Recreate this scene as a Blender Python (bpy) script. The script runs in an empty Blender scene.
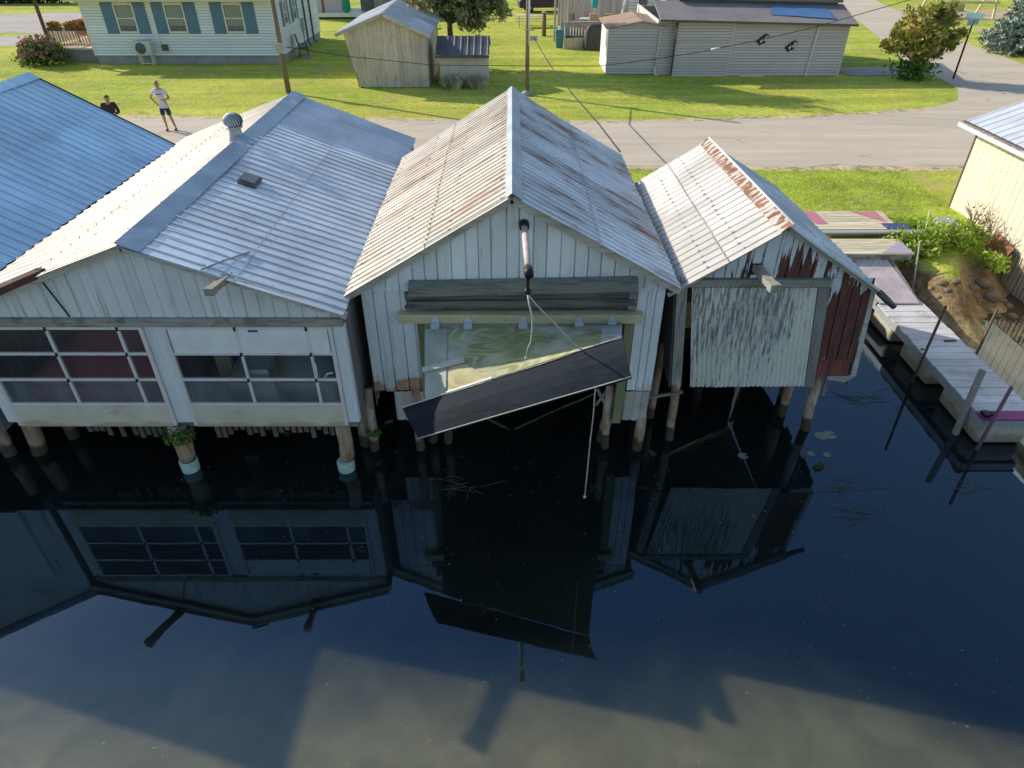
import bpy, math, random
import numpy as np
from mathutils import Vector, Matrix, Euler, noise as mnoise
R=math.radians
sc=bpy.context.scene
col=sc.collection
random.seed(7); rng=np.random.default_rng(11)

# ------------------------------------------------------------------ camera model (used to survey the site)
F=675.0; PITCH=R(35.4); CAMH=7.8
_c,_s=math.cos(PITCH),math.sin(PITCH)
def _ray(px,py):
    u=(px-512)/F; v=(384-py)/F
    return (u,_c+v*_s,-_s+v*_c)
def atz(px,py,z):
    r=_ray(px,py); t=(z-CAMH)/r[2]; return Vector((r[0]*t,r[1]*t,z))
def aty(px,py,Y):
    r=_ray(px,py); t=Y/r[1]; return Vector((r[0]*t,Y,CAMH+r[2]*t))
def atx(px,py,X):
    r=_ray(px,py); t=X/r[0]; return Vector((X,r[1]*t,CAMH+r[2]*t))

# ------------------------------------------------------------------ object helpers
ROOT={}
def tag(o,label=None,cat=None,group=None,kind=None):
    if label: o['label']=label
    if cat: o['category']=cat
    if group: o['group']=group
    if kind: o['kind']=kind
    return o
def thing(name,loc,label,cat,group=None,rz=0.0):
    o=bpy.data.objects.new(name,None); col.objects.link(o)
    o.empty_display_size=.2
    o.location=loc; o.rotation_euler=(0,0,rz)
    ROOT[o.name]=Matrix.Translation(Vector(loc)) @ Matrix.Rotation(rz,4,'Z')
    return tag(o,label,cat,group)
def children(o): return [c for c in bpy.data.objects if c.parent==o]
def copy_tree(o,parent=None):
    ch=children(o)
    c=o.copy(); col.objects.link(c)
    if parent is not None: c.parent=parent
    for k in ch: copy_tree(k,c)
    return c

class MB:
    """collects faces for ONE mesh"""
    def __init__(s): s.v=[]; s.f=[]; s.t=[]; s.sm=[]
    def add(s,vs,fs,tint=None,smooth=False):
        o=len(s.v); s.v.extend(Vector(p) for p in vs)
        if tint is None: tint=random.random()
        for f in fs: s.f.append([i+o for i in f]); s.t.append(tint); s.sm.append(smooth)
        return s
    def hexa(s,p,tint=None):   # p: 8 corners, bottom ring then top ring
        return s.add(p,[(3,2,1,0),(4,5,6,7),(0,1,5,4),(1,2,6,5),(2,3,7,6),(3,0,4,7)],tint)
    def box(s,x0,x1,y0,y1,z0,z1,tint=None):
        return s.hexa([(x0,y0,z0),(x1,y0,z0),(x1,y1,z0),(x0,y1,z0),(x0,y0,z1),(x1,y0,z1),(x1,y1,z1),(x0,y1,z1)],tint)
    def cbox(s,c,size,rot=(0,0,0),tint=None):
        m=Euler(rot).to_matrix(); c=Vector(c); h=Vector(size)/2
        p=[c+m@Vector((a*h.x,b*h.y,d*h.z)) for d in (-1,1) for a,b in ((-1,-1),(1,-1),(1,1),(-1,1))]
        return s.hexa(p,tint)
    def beam(s,a,b,w,h,up=(0,0,1),tint=None):
        a=Vector(a); b=Vector(b); d=(b-a).normalized(); up=Vector(up)
        if abs(d.dot(up))>.98: up=Vector((0,1,0))
        x=d.cross(up).normalized(); y=x.cross(d).normalized()
        p=[q+x*(i*w/2)+y*(j*h/2) for q in (a,b) for i,j in ((-1,-1),(1,-1),(1,1),(-1,1))]
        return s.hexa(p,tint)
    def quad(s,a,b,c,d,tint=None): return s.add([a,b,c,d],[(0,1,2,3)],tint)
    def poly(s,pts,tint=None): return s.add(pts,[tuple(range(len(pts)))],tint)
    def slab(s,a,b,c,d,th,tint=None):  # quad a b c d (seen from above counter-clockwise) thickened downwards along its normal
        a,b,c,d=map(Vector,(a,b,c,d)); n=(c-a).cross(d-b).normalized()*th
        return s.hexa([a-n,b-n,c-n,d-n,a,b,c,d],tint)
    def prism(s,pts,off,tint=None):
        n=len(pts); pts=[Vector(p) for p in pts]; off=Vector(off)
        fs=[tuple(range(n)),tuple(range(2*n-1,n-1,-1))]+[(i,i+n,(i+1)%n+n,(i+1)%n) for i in range(n)]
        return s.add(pts+[p+off for p in pts],fs,tint)
    def tube(s,pts,rad,n=8,cap=True,tint=None,smooth=True):
        pts=[Vector(p) for p in pts]
        if not hasattr(rad,'__len__'): rad=[rad]*len(pts)
        vs=[]; fs=[]; px=None
        for i,p in enumerate(pts):
            d=(pts[min(i+1,len(pts)-1)]-pts[max(i-1,0)]).normalized()
            if px is None:
                ref=Vector((0,0,1)) if abs(d.z)<.9 else Vector((1,0,0))
                px=d.cross(ref).normalized()
            px=(px-d*px.dot(d)).normalized(); py=d.cross(px)
            for k in range(n):
                a=2*math.pi*k/n; vs.append(p+(px*math.cos(a)+py*math.sin(a))*rad[i])
        for i in range(len(pts)-1):
            for k in range(n):
                fs.append((i*n+k,i*n+(k+1)%n,(i+1)*n+(k+1)%n,(i+1)*n+k))
        if cap: fs+= [tuple(range(n-1,-1,-1)),tuple(range((len(pts)-1)*n,len(pts)*n))]
        return s.add(vs,fs,tint,smooth)
    def lathe(s,c,prof,n=16,tint=None,smooth=True):
        return s.tube([(c[0],c[1],c[2]+z) for r,z in prof],[r for r,z in prof],n,True,tint,smooth)
    def ball(s,c,r,nu=10,nv=6,tint=None,jit=0,smooth=True):
        if not hasattr(r,'__len__'): r=(r,r,r)
        vs=[];fs=[]; c=Vector(c)
        for j in range(nv+1):
            th=math.pi*j/nv
            for i in range(nu):
                a=2*math.pi*i/nu; k=1+(random.uniform(-jit,jit) if jit else 0)
                vs.append(c+Vector((r[0]*math.sin(th)*math.cos(a)*k,r[1]*math.sin(th)*math.sin(a)*k,r[2]*math.cos(th)*k)))
        for j in range(nv):
            for i in range(nu): fs.append((j*nu+i,(j+1)*nu+i,(j+1)*nu+(i+1)%nu,j*nu+(i+1)%nu))
        return s.add(vs,fs,tint,smooth)
    def xform(s,m,start=0):
        for i in range(start,len(s.v)): s.v[i]=m@s.v[i]
        return s
    def build(s,name,mat,parent=None,kind=None,label=None,local=False,weld=False,group=None,cat=None):
        me=bpy.data.meshes.new(name)
        base=None
        if parent is not None:
            r=parent
            while r.parent is not None: r=r.parent
            base=ROOT[r.name]
        vs=s.v
        if base is not None and not local:
            inv=base.inverted(); vs=[inv@p for p in vs]
        me.from_pydata([tuple(p) for p in vs],[],s.f)
        if weld:
            pass
        at=me.attributes.new('tint','FLOAT','FACE'); at.data.foreach_set('value',s.t[:len(me.polygons)] if len(s.t)>=len(me.polygons) else [.5]*len(me.polygons))
        me.polygons.foreach_set('use_smooth',s.sm)
        me.materials.append(mat)
        me.validate(); me.update()
        o=bpy.data.objects.new(name,me); col.objects.link(o)
        if parent is not None: o.parent=parent
        return tag(o,label,cat,group,kind)

def np_mesh(name,verts,faces,mat,parent=None,smooth=False):
    """verts (N,3), faces (M,k): quick mesh for leaves and grass"""
    me=bpy.data.meshes.new(name)
    k=faces.shape[1]
    v=np.asarray(verts,dtype=np.float32)
    if parent is not None:
        r=parent
        while r.parent is not None: r=r.parent
        inv=np.array(ROOT[r.name].inverted()); v=(v@inv[:3,:3].T+inv[:3,3]).astype(np.float32)
    me.vertices.add(len(v)); me.vertices.foreach_set('co',v.ravel())
    me.loops.add(faces.size); me.loops.foreach_set('vertex_index',faces.astype(np.int32).ravel())
    me.polygons.add(len(faces)); me.polygons.foreach_set('loop_start',np.arange(0,faces.size,k,dtype=np.int32))
    me.update(calc_edges=True); me.materials.append(mat)
    o=bpy.data.objects.new(name,me); col.objects.link(o)
    if parent is not None: o.parent=parent
    return o

# ------------------------------------------------------------------ node helpers
class G:
    def __init__(s,name):
        s.m=bpy.data.materials.new(name); s.m.use_nodes=True
        s.nt=s.m.node_tree; s.nt.nodes.clear()
        s.out=s.nt.nodes.new('ShaderNodeOutputMaterial')
        s._tc=None
    def n(s,t,**k):
        nd=s.nt.nodes.new(t)
        for a,b in k.items(): setattr(nd,a,b)
        return nd
    def put(s,sock,val):
        if isinstance(val,bpy.types.NodeSocket): s.nt.links.new(val,sock)
        elif isinstance(val,(tuple,list)):
            if len(val)==3 and sock.type=='RGBA': val=(*val,1)
            sock.default_value=val
        elif val is not None: sock.default_value=val
    def coord(s):
        if s._tc is None: s._tc=s.n('ShaderNodeTexCoord').outputs['Object']
        return s._tc
    def map(s,scale=(1,1,1),rot=(0,0,0),loc=(0,0,0)):
        m=s.n('ShaderNodeMapping'); s.put(m.inputs['Vector'],s.coord())
        m.inputs['Scale'].default_value=scale; m.inputs['Rotation'].default_value=rot; m.inputs['Location'].default_value=loc
        return m.outputs[0]
    def noise(s,scale,detail=4,stretch=(1,1,1),rough=.55,dist=0,loc=(0,0,0)):
        t=s.n('ShaderNodeTexNoise'); s.put(t.inputs['Vector'],s.map(stretch,loc=loc))
        t.inputs['Scale'].default_value=scale; t.inputs['Detail'].default_value=detail
        t.inputs['Roughness'].default_value=rough; t.inputs['Distortion'].default_value=dist
        return t.outputs['Fac']
    def math(s,op,a,b=0.0,clamp=False):
        m=s.n('ShaderNodeMath',operation=op,use_clamp=clamp); s.put(m.inputs[0],a); s.put(m.inputs[1],b); return m.outputs[0]
    def mr(s,v,a,b,c=0.0,d=1.0,smooth=True,clamp=True):
        m=s.n('ShaderNodeMapRange',interpolation_type='SMOOTHSTEP' if smooth else 'LINEAR')
        m.clamp=clamp
        s.put(m.inputs['Value'],v); m.inputs['From Min'].default_value=a; m.inputs['From Max'].default_value=b
        m.inputs['To Min'].default_value=c; m.inputs['To Max'].default_value=d
        return m.outputs[0]
    def mix(s,f,a,b,blend='MIX'):
        m=s.n('ShaderNodeMix',data_type='RGBA',blend_type=blend); s.put(m.inputs[0],f); s.put(m.inputs[6],a); s.put(m.inputs[7],b); return m.outputs[2]
    def axis(s,i):
        x=s.n('ShaderNodeSeparateXYZ'); s.put(x.inputs[0],s.coord()); return x.outputs[i]
    def attr(s,name):
        a=s.n('ShaderNodeAttribute',attribute_name=name); return a.outputs['Fac']
    def island(s): return s.n('ShaderNodeNewGeometry').outputs['Random Per Island']
    def scale_rgb(s,c,f):
        m=s.n('ShaderNodeVectorMath',operation='SCALE'); s.put(m.inputs[0],c); s.put(m.inputs['Scale'],f); return m.outputs[0]
    def bump(s,h,strength,dist=.02,normal=None):
        b=s.n('ShaderNodeBump'); s.put(b.inputs['Height'],h); b.inputs['Strength'].default_value=strength; b.inputs['Distance'].default_value=dist
        if normal: s.put(b.inputs['Normal'],normal)
        return b.outputs[0]
    def pbr(s,color,rough=.7,metal=0,spec=.3,normal=None,**k):
        p=s.n('ShaderNodeBsdfPrincipled'); s.put(p.inputs['Base Color'],color); s.put(p.inputs['Roughness'],rough)
        s.put(p.inputs['Metallic'],metal); p.inputs['Specular IOR Level'].default_value=spec
        if normal: s.put(p.inputs['Normal'],normal)
        for a,b in k.items(): s.put(p.inputs[a.replace('_',' ')],b)
        s.nt.links.new(p.outputs[0],s.out.inputs[0]); return p

def surf(name,c,vary=.12,vscale=1.2,vstretch=(1,1,1),tint=0.0,layers=(),rough=.75,metal=0.0,spec=.3,bump=None,fine=.06):
    """weathered surface: base colour, large variation, per-face tint, then layers of stain / rust / moss / peeling"""
    g=G(name)
    k=g.mr(g.noise(vscale,5,vstretch),.25,.75,1-vary,1+vary)
    colr=g.scale_rgb((*c,)[:3],k)
    if fine:
        colr=g.scale_rgb(colr,g.mr(g.noise(38,3),.3,.7,1-fine,1+fine))
    if tint:
        colr=g.scale_rgb(colr,g.mr(g.attr('tint'),0,1,1-tint,1+tint,False,False))
    for L in layers:
        f=g.noise(L.get('scale',2),L.get('detail',6),L.get('stretch',(1,1,1)),.6,L.get('dist',0),L.get('loc',(0,0,0)))
        if 'tint' in L: f=g.math('ADD',f,g.mr(g.attr('tint'),0,1,-L['tint'],L['tint'],False))
        for ax,a,b,amt in L.get('bias',()):
            f=g.math('ADD',f,g.math('MULTIPLY',g.mr(g.axis(ax),a,b),amt))
        f=g.mr(f,L['lo'],L['hi'],0,L.get('amt',1.0))
        cc=L['c']
        if L.get('var'): cc=g.scale_rgb(cc,g.mr(g.noise(L['scale']*3,4,L.get('stretch',(1,1,1))),.3,.7,1-L['var'],1+L['var']))
        colr=g.mix(f,colr,cc)
    nrm=None
    if bump: nrm=g.bump(g.noise(bump[1],5,bump[2] if len(bump)>2 else (1,1,1)),bump[0],bump[3] if len(bump)>3 else .02)
    g.pbr(colr,rough,metal,spec,nrm)
    return g.m
def plain(name,c,rough=.5,metal=0.0,spec=.4,vary=.06): return surf(name,c,vary,3,rough=rough,metal=metal,spec=spec,fine=.03)
def leafmat(name,cols,trans=.25,clump=1.2,dark=.55):
    g=G(name)
    r=g.n('ShaderNodeValToRGB'); g.put(r.inputs[0],g.island()); e=r.color_ramp.elements
    n=len(cols)
    while len(e)<n: e.new(.5)
    for i,(p,c) in enumerate(cols): e[i].position=p; e[i].color=(*c,1)
    k=g.mr(g.noise(clump,3),.35,.65,dark,1.25)
    cc=g.scale_rgb(r.outputs[0],k)
    p=g.pbr(cc,.6,0,.25)
    if trans:
        t=g.n('ShaderNodeBsdfTranslucent'); g.put(t.inputs[0],cc)
        mx=g.n('ShaderNodeMixShader'); mx.inputs[0].default_value=trans
        g.nt.links.new(p.outputs[0],mx.inputs[1]); g.nt.links.new(t.outputs[0],mx.inputs[2]); g.nt.links.new(mx.outputs[0],g.out.inputs[0])
    return g.m

# ------------------------------------------------------------------ camera, sun, sky
cam=bpy.data.cameras.new('camera'); co=bpy.data.objects.new('camera',cam); col.objects.link(co)
co.location=(0,0,CAMH); co.rotation_euler=(math.pi/2-PITCH,0,0)
cam.sensor_width=36; cam.lens=F/1024*36; cam.clip_start=.1; cam.clip_end=2000
sc.camera=co
SUNV=Vector((-1.77,1.02,1.0)).normalized()
sl=bpy.data.lights.new('sun','SUN'); so=bpy.data.objects.new('sun',sl); col.objects.link(so)
so.location=(-40,30,30); so.rotation_euler=(-SUNV).to_track_quat('-Z','Y').to_euler()
sl.energy=5.0; sl.angle=R(.5); sl.color=(1,.91,.77)
w=bpy.data.worlds.new('World'); sc.world=w; w.use_nodes=True
nt=w.node_tree; nt.nodes.clear()
sky=nt.nodes.new('ShaderNodeTexSky'); sky.sky_type='NISHITA'; sky.sun_disc=False
sky.sun_elevation=math.asin(SUNV.z); sky.sun_rotation=math.atan2(SUNV.x,SUNV.y)
sky.air_density=1.5; sky.dust_density=1.1; sky.ozone_density=3.0
bg=nt.nodes.new('ShaderNodeBackground'); bg.inputs[1].default_value=.15
wo=nt.nodes.new('ShaderNodeOutputWorld'); nt.links.new(sky.outputs[0],bg.inputs[0]); nt.links.new(bg.outputs[0],wo.inputs[0])
sc.view_settings.view_transform='Standard'; sc.view_settings.look='None'; sc.view_settings.exposure=0
sc.cycles.max_bounces=8; sc.cycles.transparent_max_bounces=12
sc.cycles.use_denoising=True
# ================================================================== MATERIALS
RUST=(.20,.085,.05); RUSTD=(.11,.05,.04)
M={}
def roofm(name,c,rust=None,lo=.62,hi=.7,amt=.8,rough=.5,metal=.25,extra=()):
    L=[dict(c=(c[0]*.66,c[1]*.66,c[2]*.68),scale=1.6,stretch=(.5,4,1),lo=.48,hi=.70,amt=.6),
       dict(c=(c[0]*.5,c[1]*.47,c[2]*.43),scale=.9,stretch=(1,.8,1),detail=9,lo=.56,hi=.72,amt=.45,loc=(9,4,0)),
       dict(c=(min(c[0]*1.25,.9),min(c[1]*1.25,.9),min(c[2]*1.25,.9)),scale=1.1,stretch=(.6,1.5,1),lo=.55,hi=.8,amt=.5,loc=(4,2,1))]
    if rust: L.append(dict(c=rust,scale=.8,stretch=(.8,2.6,1),detail=12,lo=lo,hi=hi+.02,amt=amt,var=.5,loc=(1,7,3))); L.append(dict(c=(rust[0]*.9,rust[1]*.8,rust[2]*.8),scale=2.6,stretch=(.7,4.5,1),detail=9,lo=lo+.07,hi=hi+.08,amt=amt*.8,var=.4,loc=(2,1,8)))
    L+=list(extra)
    return surf(name,c,.16,.7,(1,1,1),.13,L,rough,metal,.4,(.12,6,(.4,2,1)))
M['roof_a_sun']=roofm('aged_sunlit_tin',(.43,.405,.36),(.36,.22,.13),.66,.78,.35)  # sunny slope warm, shaded slope bluish: the light is put into the tin colour
M['roof_a_shade']=roofm('galvanised_shaded_tin',(.84,.87,.92),None,rough=.42,metal=.35)
M['roof_b_sun']=roofm('rust_streaked_sunlit_tin',(.66,.595,.52),(.30,.17,.10),.50,.66,.7)  # real rust, over base tones split by sunny and shaded slope
M['roof_b_shade']=roofm('rust_patched_shaded_tin',(.80,.82,.86),(.28,.13,.09),.485,.65,.85)
M['roof_c']=roofm('pale_tin',(.64,.61,.57),None)
M['roof_blue']=roofm('blue_tin',(.58,.80,1.0),None,rough=.4,metal=.2)
M['roof_grey']=roofm('grey_tin',(.74,.78,.84),None,rough=.4,metal=.3)
M['roof_dark']=roofm('dark_tin',(.16,.17,.20),None,rough=.4,metal=.4)
M['ridge_rust']=surf('rusted_ridge_tin',(.25,.11,.07),.3,3,layers=[dict(c=(.58,.54,.50),scale=4,stretch=(1,3,1),detail=9,lo=.47,hi=.56)],rough=.8)
M['ridge_blue']=surf('blue_grey_flashing',(.27,.36,.48),.15,2,layers=[dict(c=(.6,.62,.62),scale=3,lo=.6,hi=.7,amt=.6)],rough=.45,metal=.3)
M['ridge_pale']=surf('pale_flashing',(.44,.49,.55),.15,2,rough=.5,metal=.2)
WOODSTAIN=dict(c=(.30,.27,.23),scale=1.4,stretch=(9,9,.7),lo=.60,hi=.72,amt=.6,var=.25)
M['white_boards']=surf('weathered_white_boards',(.79,.83,.87),.12,.9,(1,1,.6),.10,
   [dict(c=(.36,.35,.32),scale=1.3,stretch=(10,10,.6),lo=.55,hi=.74,amt=.6),dict(c=(.34,.33,.31),scale=.8,detail=9,lo=.54,hi=.72,amt=.45,bias=[(2,2.4,1.2,.12)]),
    dict(c=(.36,.30,.24),scale=4,stretch=(6,6,.5),lo=.60,hi=.72,amt=.35,bias=[(2,1.7,1.2,.14)]),
    dict(c=(.36,.13,.05),scale=2.2,lo=.56,hi=.66,amt=.75,bias=[(2,1.62,1.25,.26),(2,1.62,1.63,-.25),(0,-1.1,-.6,-.4)],var=.4)],
   .65,0,.3,(.25,14,(3,3,.4)))
M['gable_a']=surf('white_gable_siding',(.80,.82,.85),.09,.8,(1,1,.6),.05,
   [dict(c=(.44,.42,.37),scale=1.1,stretch=(8,8,.5),lo=.53,hi=.72,amt=.7),dict(c=(.44,.43,.41),scale=.8,detail=9,lo=.56,hi=.72,amt=.45),
    dict(c=(.30,.28,.25),scale=5,stretch=(1,1,1),lo=.68,hi=.76,amt=.5)],.6,0,.3,(.12,8,(2,2,.5)))
M['peeling']=surf('peeling_white_over_red',(.70,.75,.79),.10,1.2,(1,1,.6),.09,
   [dict(c=(.36,.34,.31),scale=1.6,stretch=(9,9,.6),lo=.58,hi=.72,amt=.5),
    dict(c=(.135,.042,.034),scale=1.5,stretch=(5.5,5.5,.55),detail=8,lo=.622,hi=.655,amt=.97,var=.35,tint=.05,
         bias=[(0,-.5,.7,.07),(2,3.8,3.35,.06),(2,3.12,2.8,.135)]),
    dict(c=(.33,.10,.06),scale=3,stretch=(6,6,.6),lo=.60,hi=.68,amt=.7,bias=[(2,1.75,1.6,.12),(2,1.9,1.95,-.3)])],
   .75,0,.25,(.3,16,(3,3,.4)))
M['flaked_tin']=surf('flaking_paint_corrugated',(.74,.74,.67),.14,1,(1,1,.5),.16,
   [dict(c=(.20,.20,.22),scale=2.6,stretch=(11,11,.75),detail=10,lo=.465,hi=.53,amt=.8,var=.3,bias=[(0,.2,.75,-.12),(2,2.4,1.3,-.09)]),
    dict(c=(.22,.24,.14),scale=1.8,stretch=(3,3,.8),lo=.60,hi=.7,amt=.5)],.75,.0,.3)
def woodm(name,c,c2,tint=.16,moss=None,axis='x',extra=()):
    st={'x':(1,12,12),'z':(12,12,1),'y':(12,1,12)}[axis]
    L=[dict(c=c2,scale=1.6,stretch=st,detail=8,lo=.45,hi=.7,amt=.8)]
    if moss: L.append(dict(c=moss,scale=2.5,lo=.52,hi=.66,amt=.75))
    L+=list(extra)
    return surf(name,c,.18,1.1,(1,1,1),tint,L,.85,0,.2,(.4,8,st))
M['wood_grey']=woodm('weathered_grey_timber',(.34,.32,.29),(.17,.155,.14),axis='z')
M['wood_grey_x']=woodm('weathered_grey_beam',(.36,.35,.31),(.15,.14,.12),axis='x',moss=(.16,.17,.11))
M['wood_mossy']=woodm('mossy_dark_boards',(.27,.28,.25),(.10,.105,.095),axis='x',moss=(.16,.20,.15))
M['wood_black']=woodm('rotten_dark_boards',(.20,.195,.18),(.05,.05,.05),axis='x')
M['wood_tan']=woodm('tan_treated_beam',(.66,.58,.36),(.48,.43,.27),axis='x')
M['wood_green']=woodm('green_treated_post',(.27,.27,.15),(.15,.16,.09),axis='z')
M['pile']=woodm('weathered_pile',(.42,.30,.21),(.22,.15,.11),axis='z',extra=[dict(c=(.58,.52,.46),scale=3,detail=9,stretch=(1,1,.5),lo=.50,hi=.60,amt=.85),dict(c=(.34,.15,.08),scale=3.5,lo=.56,hi=.66,amt=.7,loc=(3,3,3)),dict(c=(.05,.05,.035),scale=2,lo=.4,hi=.6,amt=.9,bias=[(2,.30,.05,.4),(2,.30,.32,-.3)])])
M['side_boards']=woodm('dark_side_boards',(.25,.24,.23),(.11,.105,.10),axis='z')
M['skirt_tan']=woodm('tan_slatted_boards',(.62,.50,.37),(.38,.30,.22),axis='z')
M['skirt']=woodm('slatted_skirt_boards',(.17,.145,.115),(.09,.075,.06),axis='z')
M['shed_wood']=surf('silver_barn_boards',(.66,.55,.49),.15,.8,(1,1,.6),.13,
   [dict(c=(.20,.17,.14),scale=1.6,stretch=(9,9,.8),lo=.52,hi=.72,amt=.75),dict(c=(.30,.29,.20),scale=1.5,lo=.55,hi=.75,amt=.3,bias=[(2,1.2,.2,.12)])],.85,0,.2,(.4,10,(3,3,.4)))
M['grey_tan_boards']=surf('grey_painted_shed_boards',(.62,.56,.53),.08,1,(1,1,.5),.07,[dict(c=(.3,.27,.25),scale=1.4,stretch=(8,8,.7),lo=.6,hi=.75,amt=.4)],.7)
M['ply']=None
M['cream_ply']=surf('cream_plywood',(.72,.63,.50),.10,1.5,(1,1,1),.06,[dict(c=(.42,.33,.20),scale=1.5,stretch=(1,1,2),lo=.55,hi=.7,amt=.6,bias=[(2,1.1,.95,.2)])],.7)
M['white_pvc']=plain('white_pvc_frame',(.80,.75,.74),.4)
M['white_panel']=plain('white_opaque_panel',(.88,.89,.90),.35)
M['lit_white']=plain('white_sunlit_siding',(.78,.77,.74),.5)
M['fascia']=woodm('weathered_white_fascia',(.52,.50,.46),(.33,.32,.29),axis='x')
M['black_iron']=plain('black_iron',(.025,.025,.028),.5,.3)
M['tube_pink']=surf('pink_white_painted_pipe',(.62,.50,.47),.12,4,layers=[dict(c=(.25,.13,.09),scale=6,lo=.58,hi=.66)],rough=.6)
M['beam_red']=surf('dark_red_beam',(.13,.06,.05),.2,3,layers=[dict(c=(.3,.27,.25),scale=5,lo=.55,hi=.65,amt=.7)],rough=.8)
M['boom_wood']=woodm('grey_boom_timber',(.42,.37,.31),(.22,.19,.16),axis='y',extra=[dict(c=(.14,.40,.36),scale=3,lo=.60,hi=.66,amt=.7)])
M['steel']=plain('galvanised_steel',(.42,.45,.48),.5,.2)
M['hinge']=plain('zinc_hinge',(.62,.66,.70),.45,.2)
M['teal']=surf('chalky_teal_sleeve',(.40,.60,.52),.2,4,layers=[dict(c=(.55,.6,.55),scale=5,lo=.55,hi=.7,amt=.6),dict(c=(.2,.16,.10),scale=4,lo=.6,hi=.7,amt=.8)],rough=.75)
M['flap']=surf('black_tarred_board',(.011,.018,.028),.25,1,(1,4,4),.05,[dict(c=(.024,.034,.048),scale=1.6,stretch=(.6,6,6),lo=.5,hi=.75,amt=.8)],.75,0,.2,(.2,8,(1,5,5)))
M['rope']=plain('dirty_white_rope',(.55,.52,.45),.9)
M['cable']=plain('black_cable',(.03,.03,.033),.6)
M['concrete']=surf('grey_concrete',(.36,.36,.37),.14,2,rough=.9,bump=(.3,20))
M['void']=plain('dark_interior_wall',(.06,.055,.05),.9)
M['shingle']=surf('grey_brown_shingles',(.30,.27,.27),.12,1,(1,1,1),.0,[dict(c=(.15,.14,.145),scale=9,stretch=(1,3,3),lo=.5,hi=.6,amt=.5)],.95,0,.15,(.4,24))
M['shingle_br']=surf('brown_shingles',(.46,.33,.25),.12,2,(1,1,1),.0,[dict(c=(.2,.15,.12),scale=9,lo=.5,hi=.6,amt=.4)],.95,0,.15,(.4,24))
M['lap_white']=surf('white_vinyl_siding',(.86,.91,.97),.04,.6,(1,1,1),.075,rough=.5)
M['lap_grey']=surf('pale_grey_vinyl_siding',(.68,.60,.615),.06,.6,(1,1,1),.075,rough=.5)
M['cream_siding']=surf('cream_metal_siding',(.74,.695,.55),.06,.7,(1,1,.4),.05,[dict(c=(.45,.38,.24),scale=1.2,stretch=(6,6,.5),lo=.62,hi=.76,amt=.4)],.5)
M['shutter']=plain('slate_blue_shutter',(.13,.235,.36),.6)
M['soffit']=plain('cream_soffit',(.66,.60,.46),.6)
M['brownpaint']=plain('brown_paint',(.13,.085,.065),.6)
M['pole']=woodm('utility_pole_timber',(.27,.20,.15),(.14,.10,.08),axis='z')
M['dock']=surf('lavender_grey_dock_planks',(.68,.665,.68),.12,1,(1,3,1),.13,[dict(c=(.30,.28,.29),scale=1.5,stretch=(1,9,1),lo=.54,hi=.72,amt=.6),dict(c=(.52,.45,.47),scale=.5,lo=.5,hi=.7,amt=.4,bias=[(1,2,5,.15)]),dict(c=(.33,.30,.27),scale=2.5,detail=9,lo=.55,hi=.7,amt=.5)],.75)
M['purple']=plain('magenta_painted_edge',(.30,.045,.22),.5)
M['foam']=surf('dirty_white_float',(.50,.48,.42),.12,3,layers=[dict(c=(.25,.22,.14),scale=3,lo=.5,hi=.7,amt=.8,bias=[(2,.35,.1,.25)])],rough=.7)
M['metal_dark']=plain('dark_gap_shade',(.12,.12,.13),.5,.4)
M['purple_pipe']=plain('dull_purple_pipe',(.16,.09,.13),.5)
M['quilt']=surf('painted_cream_deck_boards',(.74,.66,.46),.12,2,(1,6,1),.14,[dict(c=(.42,.36,.30),scale=2,stretch=(1,8,1),lo=.48,hi=.66,amt=.75)],.75)
M['pinkpaint']=plain('faded_pink_paint',(.60,.22,.30),.7)
M['lilac']=plain('faded_lilac_paint',(.46,.38,.50),.7)
M['rock']=surf('muddy_grey_rock',(.22,.17,.125),.25,3,layers=[dict(c=(.2,.15,.1),scale=3,lo=.5,hi=.65)],rough=.9,bump=(.6,10))
M['tan_cloth']=plain('tan_fabric',(.52,.40,.26),.9)
M['tealcloth']=plain('teal_fabric',(.03,.42,.50),.8)
M['greycover']=surf('grey_vinyl_cover',(.085,.080,.088),.2,2,rough=.55,bump=(.6,4,(1,1,.3)))
M['bluebin']=plain('blue_plastic',(.05,.24,.36),.45)
M['skin']=plain('skin',(.50,.30,.22),.6)
M['tee']=surf('white_cotton',(.80,.80,.82),.05,6,rough=.9)
M['navy']=plain('navy_cotton',(.035,.055,.10),.9)
M['plaid']=surf('dark_plaid_flannel',(.06,.05,.055),.3,6,layers=[dict(c=(.20,.08,.08),scale=14,lo=.55,hi=.62,amt=.7)],rough=.95)
M['hair']=plain('grey_hair',(.48,.45,.40),.8)
M['darkhair']=plain('dark_cap_cloth',(.10,.10,.105),.8)
M['shoe']=plain('black_rubber',(.02,.02,.02),.7)
M['eye']=plain('eye_dark',(.03,.02,.02),.3)
M['bark']=woodm('bark',(.16,.12,.09),(.07,.055,.045),axis='z')
M['yel']=plain('yellow_paint',(.60,.42,.08),.6)
M['pinkcloth']=plain('pink_fabric',(.60,.16,.30),.85)
M['car_paint']=plain('dark_violet_car_paint',(.05,.03,.07),.25)
M['rubber']=plain('tyre_rubber',(.02,.02,.02),.85)

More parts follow.
